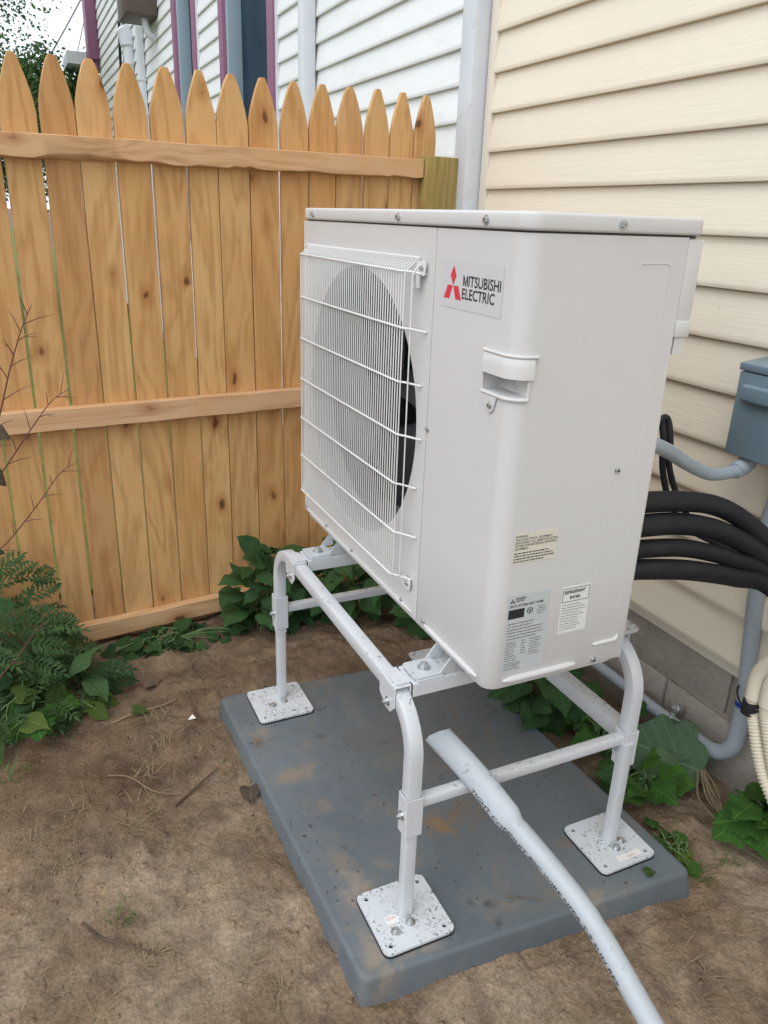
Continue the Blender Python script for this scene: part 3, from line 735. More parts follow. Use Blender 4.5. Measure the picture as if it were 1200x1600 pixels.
b = MB(); b.prism([(a, c, UZ) for a, c in rrect(.004, .004, UD-.004, UW-.004, .026)], (0, 0, .0115)); b.build('base_pan', 'unit', un, bevel=.002)
MB().box((UD-.008, .03, UZ+.01), (UD-.002, UW-.012, UZ+.04)).build('rear_sill', 'unit', un)
# lid
lo = MB(); oo = .0045
lo.prism([(a, c, UZ+.771) for a, c in rrect(-oo, -oo, .343, UW+oo, .030, 8)], (0, 0, .026))
lid = lo.build('lid', 'unit', un, bevel=.005, seg=3)
MB().prism([(a, c, UZ+.766) for a, c in rrect(.002, .002, .336, UW-.003, .026, 6)], (0, 0, .0055)).build('lid_shadow_line', 'gap', lid)  # dark sheet in the lid joint, coloured as the shadow line below the lid
# rear corner cover with its open lower lip
rc = MB(); rc.box((UD+.0015, .0008, UZ+.615), (.338, .14, UZ+.765)); rc = rc.build('rear_cover', 'unit', un, bevel=.0015)
b = MB(); b.box((UD+.001, -.002, UZ+.612), (.339, .145, UZ+.640)); b.build('cover_lip', 'unit_plastic', rc, bevel=.004)
b = MB(); b.box((UD+.006, .002, UZ+.585), (.332, .006, UZ+.612)); b.box((.327, .006, UZ+.585), (.332, .14, UZ+.612)); b.build('lip_skirt', 'unit_plastic', rc)
MB().box((UD+.001, .008, UZ+.03), (.318, .22, UZ+.50)).build('valve_cover', 'unit', un, bevel=.004)
# pressed beads on the panels
def bead(pts, r, name='bead', par=None): return MB().tube(pts, [r*.4]+[r]*(len(pts)-2)+[r*.4], 10).build(name, 'unit', par or un)
bead([(x, -.0005, UZ+.018+.004*math.sin((x-.04)/.16*PI)*0) for x in [.035+.016*i for i in range(11)]], .0065)
bead([(-.0005, y, UZ+.018) for y in [.03+.02*i for i in range(11)]], .0055)
bead([(-.0005, y, UZ+.018) for y in [.29+.04*i for i in range(17)]], .0045)
pth = [(.232+.004*i, -.0003, UZ+.050) for i in range(13)]+[(.286, -.0003, UZ+.053), (.289, -.0003, UZ+.060)]
bead(pth, .004)
pth = [(.212, -.0002, UZ+.722), (.214, -.0002, UZ+.727), (.219, -.0002, UZ+.7285)]+[(.219+.006*i, -.0002, UZ+.7285) for i in range(1, 9)]+[(.272, -.0002, UZ+.726), (.2745, -.0002, UZ+.719)]+[(.2745+.006*i/10, -.0002, UZ+.719-.062*i) for i in range(1, 11)]
bead(pth, .0008)
bead([(.219, -.0002, UZ+.40-.03*i) for i in range(12)], .0004)
# screws
scr = MB(); scr.tube([(0, 0, 0), (-.0016, 0, 0)], .0075, 18); scr.tube([(-.0016, 0, 0), (-.0055, 0, 0)], .005, 6); scr.tube([(-.0055, 0, 0), (-.0052, 0, 0)], .003, 8)
scr_me = scr.mesh('screw', 'steel')
qs = Quaternion((0, 0, 1), math.radians(90))
for y, z in ((.874, UZ+.783), (.411, UZ+.783), (.105, UZ+.783)): inst('screw', scr_me, un, (-oo, y, z))
for y, z in ((.262, UZ+.416),): inst('screw', scr_me, un, (0, y, z), None, .75)
for y in (.236, .335, .610, .780, .935): inst('screw', scr_me, un, (-.0003, y, UZ+.0245), None, .72)
inst('screw', scr_me, un, (-.0003, .930, UZ+.075), None, .6)
inst('screw', scr_me, un, (.165, -oo, UZ+.783), qs); inst('screw', scr_me, un, (.228, 0, UZ+.392), qs, .8); inst('screw', scr_me, un, (.238, 0, UZ+.016), qs, .8)
inst('screw', scr_me, hand, (-.0035, .056, UZ+.508), None, .75)
# fan guard
gd = thing.__wrapped__ if hasattr(thing, '__wrapped__') else None
GX = -.030
guard = MB(); guard.tube([(-.002, .322, UZ+.716), (-.002, .90, UZ+.714)], .0019, 8); guard = guard.build('fan_guard', 'guard', un)
w = MB(); w.tube([(0, 0, .715), (-.006, 0, .713), (-.024, 0, .698), (GX, 0, .688), (GX, 0, .4), (GX, 0, .098), (-.026, 0, .086), (-.001, 0, 0.080)], .00132, 6, up=(0, 1, 0))
w_me = w.mesh('guard_wire', 'guard')
for i in range(53):
    y = .324+.01085*i; inst('guard_wire', w_me, guard, (-.0005, y, UZ))
for dx, y in ((.009, .3105),):
    inst('guard_wire', w_me, guard, (-.0005+dx, y, UZ))
for i, z in enumerate((.693, .594, .494, .393, .292, .191, .094)):
    h = MB(); ye = .300 if i % 2 == 0 else .290
    h.tube([(-.001, ye-.006, UZ+z-.004), (-.008, ye+.004, UZ+z-.003), (-.024, ye+.018, UZ+z), (GX-.003, ye+.030, UZ+z), (GX-.003, .6, UZ+z), (GX-.003, .885, UZ+z), (-.024, .902, UZ+z), (-.001, .915, UZ+z)], .0021, 8)
    h.build('cross_wire', 'guard', guard)
# guard fixing tabs
for yz in ((.304, UZ+.700), (.302, UZ+.080), (.905, UZ+.706), (.905, UZ+.080)):
    y, z = yz
    tb = holed(rrect(y-.012, z-.014, y+.024, z+.012, .008), [circ(y-.001, z, .003, 10)], lambda a, c, t: V((-.005-t, a, c)), .002, 'fixing_tab', 'guard', guard)
    inst('screw', scr_me, tb, (-.007, y-.001, z), None, .75)
    if y < .5 and z > UZ+.5:
        for q in range(3): MB().tube([(-.012, y+.004+.013*q, z-.012), (-.011, y+.004+.013*q, z-.034)], .0042, 10).build('clip_finger', 'unit_plastic', tb)
# stickers and print ----------------------------------------------------------
def quad_print(mb, to3, a0, c0, a1, c1): mb.add([to3(a0, c0), to3(a1, c0), to3(a1, c1), to3(a0, c1)], [(0, 1, 2, 3)])
F3 = lambda o: (lambda a, c: V((-o, .241-a, UZ+.643+c)))           # front face, a to the right, c up from the logo's lower edge
ls = MB().prism([(-.0003, .241-a, UZ+.643+c) for a, c in rrect(0, 0, .190, .077, .003)], (-.0004, 0, 0)).build('logo_sticker', 'sticker', un)
t3 = F3(.0010); em = MB(); cx, cy = .040, .037
d1 = .0135; hh = .030
em.add([t3(cx, cy), t3(cx+d1*.72, cy+hh*.52), t3(cx, cy+hh*1.04), t3(cx-d1*.72, cy+hh*.52)], [(0, 1, 2, 3)])
for s in (-1, 1): em.add([t3(cx+s*.0008, cy-.0006), t3(cx+s*.0175, cy-.0006), t3(cx+s*.0290, cy-.0225), t3(cx+s*.0105, cy-.0225)], [(0, 1, 2, 3)])
em.build('emblem', 'red', ls)
mh = .0163; m0 = .0722; mz = .0385; mw = .0150; sw = .0030
MB().add([t3(m0+a*mw, mz+c*mh) for a, c in ((0, 0), (.2, 0), (.2, .72), (.2, 1), (0, 1), (.41, 0), (.59, 0), (.5, .28), (.8, 1), (.8, .72), (.8, 0), (1, 0), (1, 1))], [(0, 1, 2, 3, 4), (2, 5, 7, 3), (5, 6, 7), (6, 9, 8, 7), (10, 11, 12, 8, 9)]).build('lettering', 'ink', ls)
for body, a0, c0, wid in (('ITSUBISHI', .0895, .0385, .095), ('ELECTRIC', .071, .0180, .0985)):
    tv, tf = text_geo(body, .0232, 1, .00035); mx = max(a for a, c in tv); mn = min(a for a, c in tv); k = wid/(mx-mn)
    MB().add([t3(a0+(a-mn)*k, c0+c*1.02) for a, c in tv], tf).build('lettering', 'ink', ls)
def side(o): return lambda a, c: V((a, -o, c))
def rows(mb, to3, x0, x1, z0, z1, n, seed, h=.0016, fill=.8):
    rnd = random.Random(seed)
    for i in range(n):
        zc = z1-(z1-z0)*i/max(1, n-1); x = x0; end = x0+(x1-x0)*rnd.uniform(.62, 1)
        while x < end:
            l = rnd.uniform(.002, .007); quad_print(mb, to3, x, zc-h/2, min(x+l, end), zc+h/2); x += l+rnd.uniform(.0008, .0018)
def para(mb, to3, x0, ztop, lines, size, lead, xs=.8, bold=0.):
    for i, t in enumerate(lines):
        tv, tf = text_geo(t, size, xs, bold); mb.add([to3(x0+a, ztop-lead*i+c) for a, c in tv], tf)
wl = MB().prism([(a, -.0003, c) for a, c in rrect(.029, .857, .118, .913, .002)], (0, -.0003, 0)).build('warning_label', 'label_cream', un)
b = MB(); para(b, side(.0009), .032, .9045, ['WARNING', 'THIS IS ELECTRICAL EQUIPMENT.', 'DISCONNECT ALL REMOTE ELECTRIC', 'POWER SUPPLIES BEFORE SERVICING', 'EQUIPMENT.'], .0058, .0056, .88, .00008)
rows(b, side(.0009), .032, .115, .861, .876, 4, 5, .0024); b.build('print', 'ink_soft', wl)
rl = MB().prism([(a, -.0003, c) for a, c in rrect(.030, .646, .118, .797, .002)], (0, -.0003, 0)).build('rating_label', 'label_grey', un)
b = MB(); s9 = side(.0009)
ex, ez = .0395, .7865
b.add([s9(ex, ez), s9(ex+.0016, ez+.0025), s9(ex, ez+.005), s9(ex-.0016, ez+.0025)], [(0, 1, 2, 3)])
for s in (-1, 1): b.add([s9(ex, ez), s9(ex+s*.0032, ez), s9(ex+s*.0048, ez-.0038), s9(ex+s*.0016, ez-.0038)], [(0, 1, 2, 3)])
para(b, s9, .046, .7885, ['MITSUBISHI', 'ELECTRIC'], .0048, .0045, .85, .0001)
para(b, s9, .034, .774, ['SPLIT-SYSTEM HEAT PUMP'], .0068, .006, .9, .0001)
quad_print(b, s9, .033, .752, .066, .770); rows(b, s9, .093, .114, .754, .768, 4, 3, .0011)
for i in range(20):
    a0_, a1_ = 2*PI*i/20, 2*PI*(i+1)/20
    b.add([s9(.0775+.0062*math.cos(a0_), .7625+.0062*math.sin(a0_)), s9(.0775+.0062*math.cos(a1_), .7625+.0062*math.sin(a1_)), s9(.0775+.0045*math.cos(a1_), .7625+.0045*math.sin(a1_)), s9(.0775+.0045*math.cos(a0_), .7625+.0045*math.sin(a0_))], [(0, 1, 2, 3)])
quad_print(b, s9, .0755, .7605, .0795, .7645)
b.build('print', 'ink', rl)
b = MB(); rows(b, s9, .034, .112, .712, .742, 6, 8, .0017); rows(b, s9, .034, .060, .668, .705, 9, 9, .0015); rows(b, s9, .066, .078, .680, .705, 6, 10, .0015); rows(b, s9, .084, .112, .674, .705, 7, 11, .0015); rows(b, s9, .034, .078, .650, .662, 4, 12, .0015)
b.build('fine_print', 'ink_soft', rl)
fl = MB().prism([(a, -.0003, c) for a, c in rrect(.144, .700, .206, .795, .002)], (0, -.0002, 0)).build('refrigerant_label', 'label_white', un)
b = MB(); para(b, side(.0009), .149, .7795, ['REFRIGERANT'], .0088, .009, .84, .00025); para(b, side(.0009), .162, .7685, ['R410A'], .0088, .009, .95, .00025)
for a0, c0, a1, c1 in ((.146, .763, .2045, .764), (.146, .789, .2045, .790), (.146, .763, .147, .790), (.2035, .763, .2045, .790)): quad_print(b, side(.0009), a0, c0, a1, c1)
b.build('print', 'ink', fl)
b = MB(); rows(b, side(.0009), .147, .204, .708, .757, 10, 4, .0012); b.build('fine_print', 'ink_soft', fl)

# ------------------------------------------------------------------ pipes, conduits, boxes on the right
RL = [([(.318, .062, .907), (.36, .068, .903), (.48, .086, .884), (.58, .094, .862), (.66, .091, .828), (.74, .063, .769), (.80, -.02, .70), (.84, -.16, .64), (.86, -.5, .60), (.87, -.9, .59)], .021, 'uppermost of the four black insulated pipes behind the unit'),
      ([(.318, .054, .862), (.36, .058, .859), (.48, .076, .840), (.58, .082, .813), (.66, .079, .779), (.74, .053, .732), (.79, -.03, .66), (.82, -.17, .60), (.84, -.5, .555), (.85, -.9, .545)], .0225, 'second black insulated pipe from the top behind the unit'),
      ([(.318, .053, .814), (.36, .056, .811), (.48, .065, .792), (.58, .070, .763), (.66, .068, .733), (.74, .046, .703), (.79, -.04, .645), (.815, -.18, .565), (.83, -.5, .505), (.84, -.9, .495)], .0185, 'third black insulated pipe from the top behind the unit'),
      ([(.318, .056, .771), (.36, .056, .768), (.48, .055, .748), (.58, .060, .721), (.66, .059, .697), (.74, .039, .674), (.78, -.05, .61), (.80, -.19, .53), (.81, -.5, .455), (.82, -.9, .445)], .021, 'lowest of the four black insulated pipes behind the unit')]
for p, r, lab in RL:
    tag(MB().tube(smooth_path(p, 8), r, 20).build('refrigerant_pipe', 'foam', None, p[0]), lab, 'pipe', 'black insulated pipes behind the unit')
wp = thing('flexible_conduit', 'smooth grey flexible conduit curving from the unit to the blue grey box', 'conduit', (.34, .048, 1.027))
MB().tube(smooth_path([(.315, .036, 1.034), (.34, .048, 1.027), (.45, .105, .985), (.56, .152, .934), (.68, .193, .886), (.78, .219, .873), (.815, .226, .876)], 8), .0145, 16).build('tube', 'whip', wp)
MB().tube([(.79, .221, .873), (.815, .226, .877), (.838, .231, .887), (.85, .234, .903)], [.019, .021, .021, .019], 14).build('fitting', 'conduit', wp)
MB().tube([(.85, .234, .902), (.85, .234, .912)], .026, 6).build('lock_nut', 'conduit', wp)
# disconnect box on the wall
bx = thing('disconnect_box', 'blue grey electrical disconnect box on the cream siding', 'electrical box', (.85, .165, .91))
MB().box((.808, .06, .912), (WX-.012, .268, 1.112)).build('case', 'boxpaint', bx, bevel=.004)
b = MB(); b.prism([(.797, .054, 1.098), (.797, .054, 1.115), (WX-.012, .054, 1.128), (WX-.012, .054, 1.098)], (0, .218, 0)); b.build('hood', 'boxpaint', bx, bevel=.003)
b = MB(); b.box((.800, .058, .905), (.8078, .270, 1.096)); cov = b.build('cover', 'boxpaint', bx, bevel=.003)
b = MB(); b.box((.782, .045, 1.032), (.7998, .248, 1.072)); b.build('embossed_rib', 'boxpaint', cov, bevel=.0085, seg=4)
# rigid conduit: down the wall, elbow, along the foundation
rg = thing('rigid_conduit', 'grey rigid conduit running down the wall and along the foundation', 'conduit', (.89, .13, .07))
MB().tube([(.893, .165, .90), (.892, .180, .767), (.891, .168, .542), (.890, .137, .30), (.890, .132, .24)], .020, 18).build('riser', 'conduit', rg)
p = [V((.890, .132, .29)), V((.890, .131, .17))]
for i in range(0, 10): a = math.radians(10*i); p.append(V((.890, .131+.09-.09*math.cos(a), .165-.09*math.sin(a))))
p.append(V((.889, .31, .073)))
MB().tube(p, .0215, 18).build('elbow', 'conduit', rg)
MB().tube([(.889, .29, .073), (.888, .5, .072), (.885, 1.5, .068)], .0175, 16).build('run', 'conduit', rg)
MB().tube([(.890, .132, .262), (.890, .132, .275)], .0228, 18).build('tape', 'bluetape', rg)
sp2 = MB().tube([(.889, .335, .073), (.889, .352, .073)], .0195, 18).build('strap', 'steel', rg)
MB().box((.893, .335, .088), (WX+.012, .352, .110)).build('strap_ear', 'steel', rg, bevel=.002); bolt(rg, (.905, .3435, .110), (-1, 0, .6), .007, .012)
# two cream drain hoses, smooth arch on top and corrugated legs
def hose(dx, dy, lab):
    h = thing('drain_hose', lab, 'hose', (.80+dx, .05+dy, .36), 'cream drain hoses by the conduit')
    P = [V(p)+V((dx, dy, 0)) for p in [(.81, -.08, .47), (.80, -.02, .50), (.80, .028, .470), (.80, .052, .42), (.80, .052, .36)]]
    MB().tube(smooth_path(P, 6), .0185, 16).build('smooth_bend', 'hose', h)
    P = smooth_path([V(p)+V((dx, dy, 0)) for p in [(.80, .052, .372), (.80, .048, .34), (.80, .027, .287), (.80, .000, .228), (.80, -.035, .175), (.80, -.10, .125), (.80, -.3, .06)]], 30)
    MB().tube(P, [0.0150+.0014*(1 if i % 4 < 2 else -1) for i in range(len(P))], 14).build('corrugated_leg', 'hose', h)
    return h
hose(0, 0, 'cream corrugated drain hose closest to the grey conduit')
hose(.004, -.036, 'cream corrugated drain hose at the right edge of the photo')
b = MB(); b.tube([(.8, .052, .352), (.8, .0515, .318)], .0205, 16); tag(b.build('tape_wrap', 'rubber', None, (.8, .052, .335)), 'black tape wrapped around the cream drain hose', 'tape')
dx_, dy_ = .735, .678
tp = [V((.847+dx_*.090*math.cos(a)-dy_*.027*math.sin(a), .094+dy_*.090*math.cos(a)+dx_*.027*math.sin(a), .325-.012*math.cos(a))) for a in [2*PI*i/28 for i in range(29)]]
tag(MB().tube(tp, .0025, 8).build('cable_tie', 'rubber', None, tp[0]), 'thin black tie looped around grey conduit and cream hose', 'cable tie')
for d, lab in ((0, 'black cable looping up behind the grey flexible conduit'), (.02, 'second black cable of the loop, closer to the siding')):
    P = [(.50+d, .26, .93), (.57+d, .281, .988), (.60+d, .286, .994), (.605+d, .272, .949), (.62+d, .276, .883), (.65+d, .269-d*.6, .804), (.70+d, .25-d, .735), (.76+d, .16, .70), (.84, .0+d, .64), (.87, -.3+d, .62)]
    tag(MB().tube(smooth_path(P, 6), .0072, 10).build('black_cable', 'rubber', None, P[0]), lab, 'cable', 'black cables behind the pipes')

# ------------------------------------------------------------------ loose pale pipe in the foreground, its cut end over the cross bar
PP = [V(p) for p in [(.006, .154, .410), (.034, .055, .379), (.059, -.044, .339), (.092, -.138, .294), (.118, -.231, .246), (.140, -.366, .159), (.155, -.50, .085), (.165, -.62, .035), (.17, -.78, .026)]]
PPs = smooth_path(PP, 20); cp = thing('loose_pipe', 'pale grey flexible pipe with cut end leaning over the stand cross bar', 'pipe', PP[-1])
PUP = (.71, -.11, .53); fr = frames(PPs, up=PUP); rad = .0198
sc = []
for i in range(len(PPs)):
    s_ = i/20
    fl_ = 1-sstep(1.86, 2.10, s_)*.85-.15*sstep(2.1, 3, s_)                                # flattened towards the cut end
    k2 = math.exp(-((s_-4.0)/.10)**2)*.05+math.exp(-((s_-2.08)/.07)**2)*.07
    sc.append((1+.34*fl_-k2, 1-.30*fl_+k2))
b = MB(); nn = 24
ring = [(rad*math.cos(2*PI*i/nn), rad*math.sin(2*PI*i/nn)) for i in range(nn)]
b.sweep(PPs, ring, up=PUP, caps=False, scale=sc)
inner = [(a*.86, c*.84) for a, c in ring]
k0 = len(b.v); b.sweep(PPs[:16], inner, up=PUP, caps=False, scale=sc[:16])
b.f += [(i, (i+1) % nn, k0+(i+1) % nn, k0+i) for i in range(nn)]
for i in range(nn):                                              # oblique ragged cut
    t, u, w_ = fr[0]; o_ = .012*math.cos(2*PI*i/nn+.5)+random.uniform(-.0012, .0012)
    b.v[i] += t*o_; b.v[k0+i] += t*o_
b.build('tube', 'cutpipe', cp, ang=60)
# print along its flank
dist = [0]
for a, c in zip(PPs, PPs[1:]): dist.append(dist[-1]+(c-a).length)
def on_pipe(s_, ang, lift=.0004):
    for i in range(len(dist)-1):
        if dist[i+1] >= s_: break
    t = (s_-dist[i])/(dist[i+1]-dist[i]); p = PPs[i].lerp(PPs[i+1], t); T, u, w_ = fr[i]; T2, u2_, w2 = fr[i+1]
    u = u.lerp(u2_, t); w_ = w_.lerp(w2, t); a0, c0 = sc[i]; a1, c1 = sc[i+1]
    return p+u*math.cos(ang)*(rad+lift)*(a0+(a1-a0)*t)+w_*math.sin(ang)*(rad+lift)*(c0+(c1-c0)*t)
i = 70; T, u, w_ = fr[i]; vd = (CAM-PPs[i]).normalized(); av = math.atan2(vd.dot(w_), vd.dot(u))
left = (PPs[i]-CAM).cross(T).normalized()                        # towards lower left flank
PR_A = av + (1 if V((math.cos(av+.3), math.sin(av+.3), 0)).length and (u*math.cos(av+.9)+w_*math.sin(av+.9)).dot(r2) < 0 else -1)*.98
tv, tf = text_geo('TIGHT CONDUIT 80C WIRE NFPA T-9 SUN RES', .0105, 1.12, .0001)
sgn = -1 if PR_A > av else 1
b = MB(); b.add([on_pipe(.125+a*1.62, PR_A+sgn*(c-.0045)/rad) for a, c in tv], tf); b.build('print', 'ink', cp)

# ------------------------------------------------------------------ plants
def leaf_mesh(name, m, kind='heart', fold=.25, curl=.3, n=14, seed=0):
    """unit-length leaf along +X, blade in XY"""
    rnd = random.Random(seed); b = MB(); vs = []; fs = []
    for i in range(n+1):
        t = i/n
        if kind == 'heart': w = .47*math.sin(PI*min(1, (t*.93+.07))**.62)*(1-.12*t)
        elif kind == 'lobed': w = .52*math.sin(PI*(t*.94+.06)**.75)*(1+.17*math.cos(t*PI*7))
        else: w = .26*math.sin(PI*t**.8)
        if i == n: w = .004
        w *= 1+.035*rnd.uniform(-1, 1)
        x = t; z = -curl*(t**2)*.55+.03*math.sin(t*9+seed)
        back = -.12*(1-t)**4 if kind == 'heart' else 0
        for s, q in ((-1, 1), (-1, .55), (0, 0), (1, .55), (1, 1)):
            y = s*w*q; zz = z+fold*abs(y)+.045*math.sin(t*11+s*2+seed)*q*(w > .05)-.10*q*q*w
            vs.append(V((x+back*q*q, y, zz)))
    for i in range(n):
        for j in range(4): fs.append((i*5+j, i*5+j+1, (i+1)*5+j+1, (i+1)*5+j))
    b.add(vs, fs); return b.mesh(name, m, ang=180)
def fern_mesh(name, m, seed=0):
    """deep-cut feathery leaf of unit length"""
    rnd = random.Random(seed); b = MB()
    def blade(p, d, l, w, up):
        d = d.normalized(); s = d.cross(up).normalized()
        q = [p-s*w*.35, p+d*l*.4-s*w, p+d*l, p+d*l*.4+s*w, p+s*w*.35]; q[2] = q[2]-up*l*.18
        k = len(b.v); b.v += q; b.f += [(k, k+1, k+4), (k+1, k+3, k+4), (k+1, k+2, k+3)]
    up = V((0, 0, 1)); P = lambda t: V((t, 0, .10*math.sin(t*2.2)-.30*t*t))
    for i in range(12):
        a, c = P(i/12), P((i+1)/12); s = V((0, .007, 0)); k = len(b.v); b.v += [a-s, a+s, c+s, c-s]; b.f.append((k, k+1, k+2, k+3))
    for i in range(7):
        t = .16+.12*i; L = .34*math.sin(PI*(t*.8+.14))*rnd.uniform(.85, 1.15)
        for s in (-1, 1):
            p = P(t); d = V((.75, s*1.0, rnd.uniform(-.12, .2))).normalized()
            blade(p, d, L, .030, up)
            for q in (.35, .6):
                for s2 in (-1, 1): blade(p+d*L*q, (d+V((-d.y*s2, d.x*s2, 0))*.75), L*.42*(1.2-q), .020, up)
    blade(P(.95), V((1, 0, -.4)), .2, .035, up)
    return b.mesh(name, m, ang=180)
LM = {k: [leaf_mesh('leaf', m, kd, fo_, cu_, 14, s) for s, (fo_, cu_) in enumerate(((.28, .35), (.15, .6), (.4, .15), (-.1, .5)))] for k, m, kd in
      (('dark', 'leaf_dark', 'heart'), ('bright', 'leaf_bright', 'lobed'), ('yellow', 'leaf_yellow', 'heart'), ('wilt', 'leaf_wilt', 'lobed'), ('brown', 'leaf_brown', 'heart'), ('lance', 'leaf_fern', 'lance'))}
LM['fern'] = [fern_mesh('leaf', 'leaf_fern', s) for s in range(3)]
def orient(d, nrm):
    d = V(d).normalized(); nrm = V(nrm); y = nrm.cross(d).normalized(); z = d.cross(y)
    return Matrix((d, y, z)).transposed().to_quaternion()
def leaves_at(parent, items, rnd):
    for p, kind, size, d, nrm in items:
        inst('leaf', rnd.choice(LM[kind]), parent, p, orient(d, nrm), (size, size*rnd.uniform(.85, 1.1), size))
def bushy(name, label, cat, base, centre, ext, nleaf, kinds, size, seed, group=None, stem='stem_green', stems=5, upb=.7):
    rnd = random.Random(seed); base = V(base); th_ = thing(name, label, cat, base, group); centre = V(centre); sb = MB(); items = []
    for i in range(nleaf):
        while True:
            q = V((rnd.uniform(-1, 1), rnd.uniform(-1, 1), rnd.uniform(-1, 1)))
            if q.length < 1: break
        p = centre+V((q.x*ext[0], q.y*ext[1], q.z*ext[2])); p.z = max(p.z, gz(p.x, p.y)+.012)
        out = (p-centre); out.z *= .3
        d = (out.normalized() if out.length > 1e-4 else V((1, 0, 0)))*.7+V((rnd.uniform(-.8, .8), rnd.uniform(-.8, .8), rnd.uniform(-.45, .25)))
        nrm = V((rnd.uniform(-.5, .5)-.15, rnd.uniform(-.5, .5)-.4, upb+rnd.uniform(0, .5)))
        sz = rnd.uniform(*size); items.append((p, rnd.choice(kinds), sz, d, nrm))
        if i % max(1, nleaf//(stems*4)) == 0:
            s0 = base+V((rnd.uniform(-.4, .4)*ext[0], rnd.uniform(-.4, .4)*ext[1], 0)); s0.z = gz(s0.x, s0.y)-.01
            mid = (s0+p)/2+V((rnd.uniform(-.02, .02), rnd.uniform(-.02, .02), .03))
            sb.tube(smooth_path([s0, mid, p], 4), .0016+.0008*rnd.random(), 5)
    sb.build('stem', stem, th_); leaves_at(th_, items, rnd); return th_
# feathery weed at the lower left
bushy('feathery_weed', 'tall feathery dark green weed against the fence at the left edge', 'weed', (-.80, 1.30, -.01), (-.86, 1.32, .20), (.20, .16, .20), 190, ['fern'], (.075, .14), 3, upb=.5, stems=8)
bushy('feathery_weed', 'lower feathery weed sprawling toward the bottom fence rail end', 'weed', (-.68, 1.28, -.01), (-.73, 1.22, .07), (.17, .13, .08), 110, ['fern', 'fern', 'lance'], (.08, .14), 4, upb=.8, stems=6)
bushy('broadleaf_weed', 'yellow green broad leaves below the feathery weed at the left', 'weed', (-.86, 1.08, 0), (-.84, 1.10, .06), (.15, .11, .06), 26, ['yellow', 'yellow', 'bright', 'fern'], (.05, .085), 5)
bushy('broadleaf_weed', 'small weed with pale leaves on the soil edge near the feathery weed', 'weed', (-.66, 1.12, 0), (-.66, 1.12, .035), (.12, .06, .03), 16, ['yellow', 'dark', 'fern'], (.04, .075), 6)
# heart-leaved vine along the fence foot and behind the legs
bushy('heartleaf_vine', 'heart leaved vine creeping along the bottom fence rail', 'vine', (-.32, 1.45, -.02), (-.30, 1.44, -.01), (.28, .09, .04), 58, ['dark'], (.04, .07), 8, 'heart leaved vines by the fence')
bushy('heartleaf_vine', 'heart leaved vine climbing right behind the far left stand leg', 'vine', (.03, 1.44, -.02), (.03, 1.44, .15), (.13, .12, .16), 66, ['dark'], (.06, .10), 9, 'heart leaved vines by the fence', stems=8)
bushy('heartleaf_vine', 'dense heart leaved vine in the shade below the unit', 'vine', (.30, 1.42, -.02), (.32, 1.42, .13), (.20, .14, .15), 84, ['dark'], (.06, .10), 10, 'heart leaved vines by the fence', stems=8)
bushy('heartleaf_vine', 'shaded heart leaved vine between the unit and the fence post', 'vine', (.62, 1.32, -.02), (.62, 1.30, .10), (.18, .22, .13), 60, ['dark'], (.06, .10), 11, 'heart leaved vines by the fence', stems=6)
# plants along the foundation
bushy('foundation_weed', 'dark leafy weed pressed against the stand side bar', 'weed', (.66, .62, -.02), (.64, .60, .09), (.10, .17, .10), 30, ['dark'], (.07, .12), 12, 'weeds along the foundation')
bushy('foundation_weed', 'dark leaf clump between the right stand leg and conduit', 'weed', (.70, .40, -.02), (.70, .38, .07), (.10, .13, .08), 26, ['dark', 'dark', 'bright'], (.05, .09), 13, 'weeds along the foundation')
bushy('foundation_weed', 'green lobed weed beside the near right foot plate', 'weed', (.68, .20, -.02), (.68, .20, .04), (.07, .07, .04), 15, ['bright', 'dark'], (.05, .085), 14, 'weeds along the foundation')
bushy('foundation_weed', 'bright green lobed weed at the right edge of the photo', 'weed', (.83, -.02, -.03), (.83, -.03, .06), (.10, .06, .055), 14, ['bright'], (.075, .12), 15, 'weeds along the foundation', upb=1.0)
bushy('foundation_weed', 'small low weed on the soil at the pad corner', 'weed', (.60, .02, -.01), (.60, .03, .012), (.045, .07, .01), 12, ['bright', 'yellow'], (.03, .05), 16, 'weeds along the foundation')
# the large wilted leaf leaning on the wall
wl_ = thing('wilted_rhubarb_leaf', 'large wilted green leaf on long stalks in front of the elbow conduit', 'weed', (.76, .10, 0))
rnd = random.Random(2)
inst('leaf', leaf_mesh('leaf', 'leaf_wilt', 'lobed', .30, .55, 12, 9), wl_, (.835, .165, .045), orient((-.62, .70, .22), (-.45, -.55, .8)), (.25, .20, .22))
inst('leaf', LM['wilt'][1], wl_, (.79, .20, .05), orient((-.75, .1, -.05), (-.3, -.6, .8)), (.13, .11, .13))
inst('leaf', LM['wilt'][0], wl_, (.83, .20, .075), orient((.1, .9, .1), (-.7, -.3, .6)), (.15, .12, .13))
sb = MB()
for i in range(6): sb.tube(smooth_path([(.835+rnd.uniform(-.015, .01), .17, .05), (.81+rnd.uniform(-.05, .02), .10, .028), (.80+rnd.uniform(-.06, .04), .02+rnd.uniform(-.03, .05), gz(.8, .02)+.006)], 4), .0028, 6)
sb.build('stalk', 'straw', wl_)
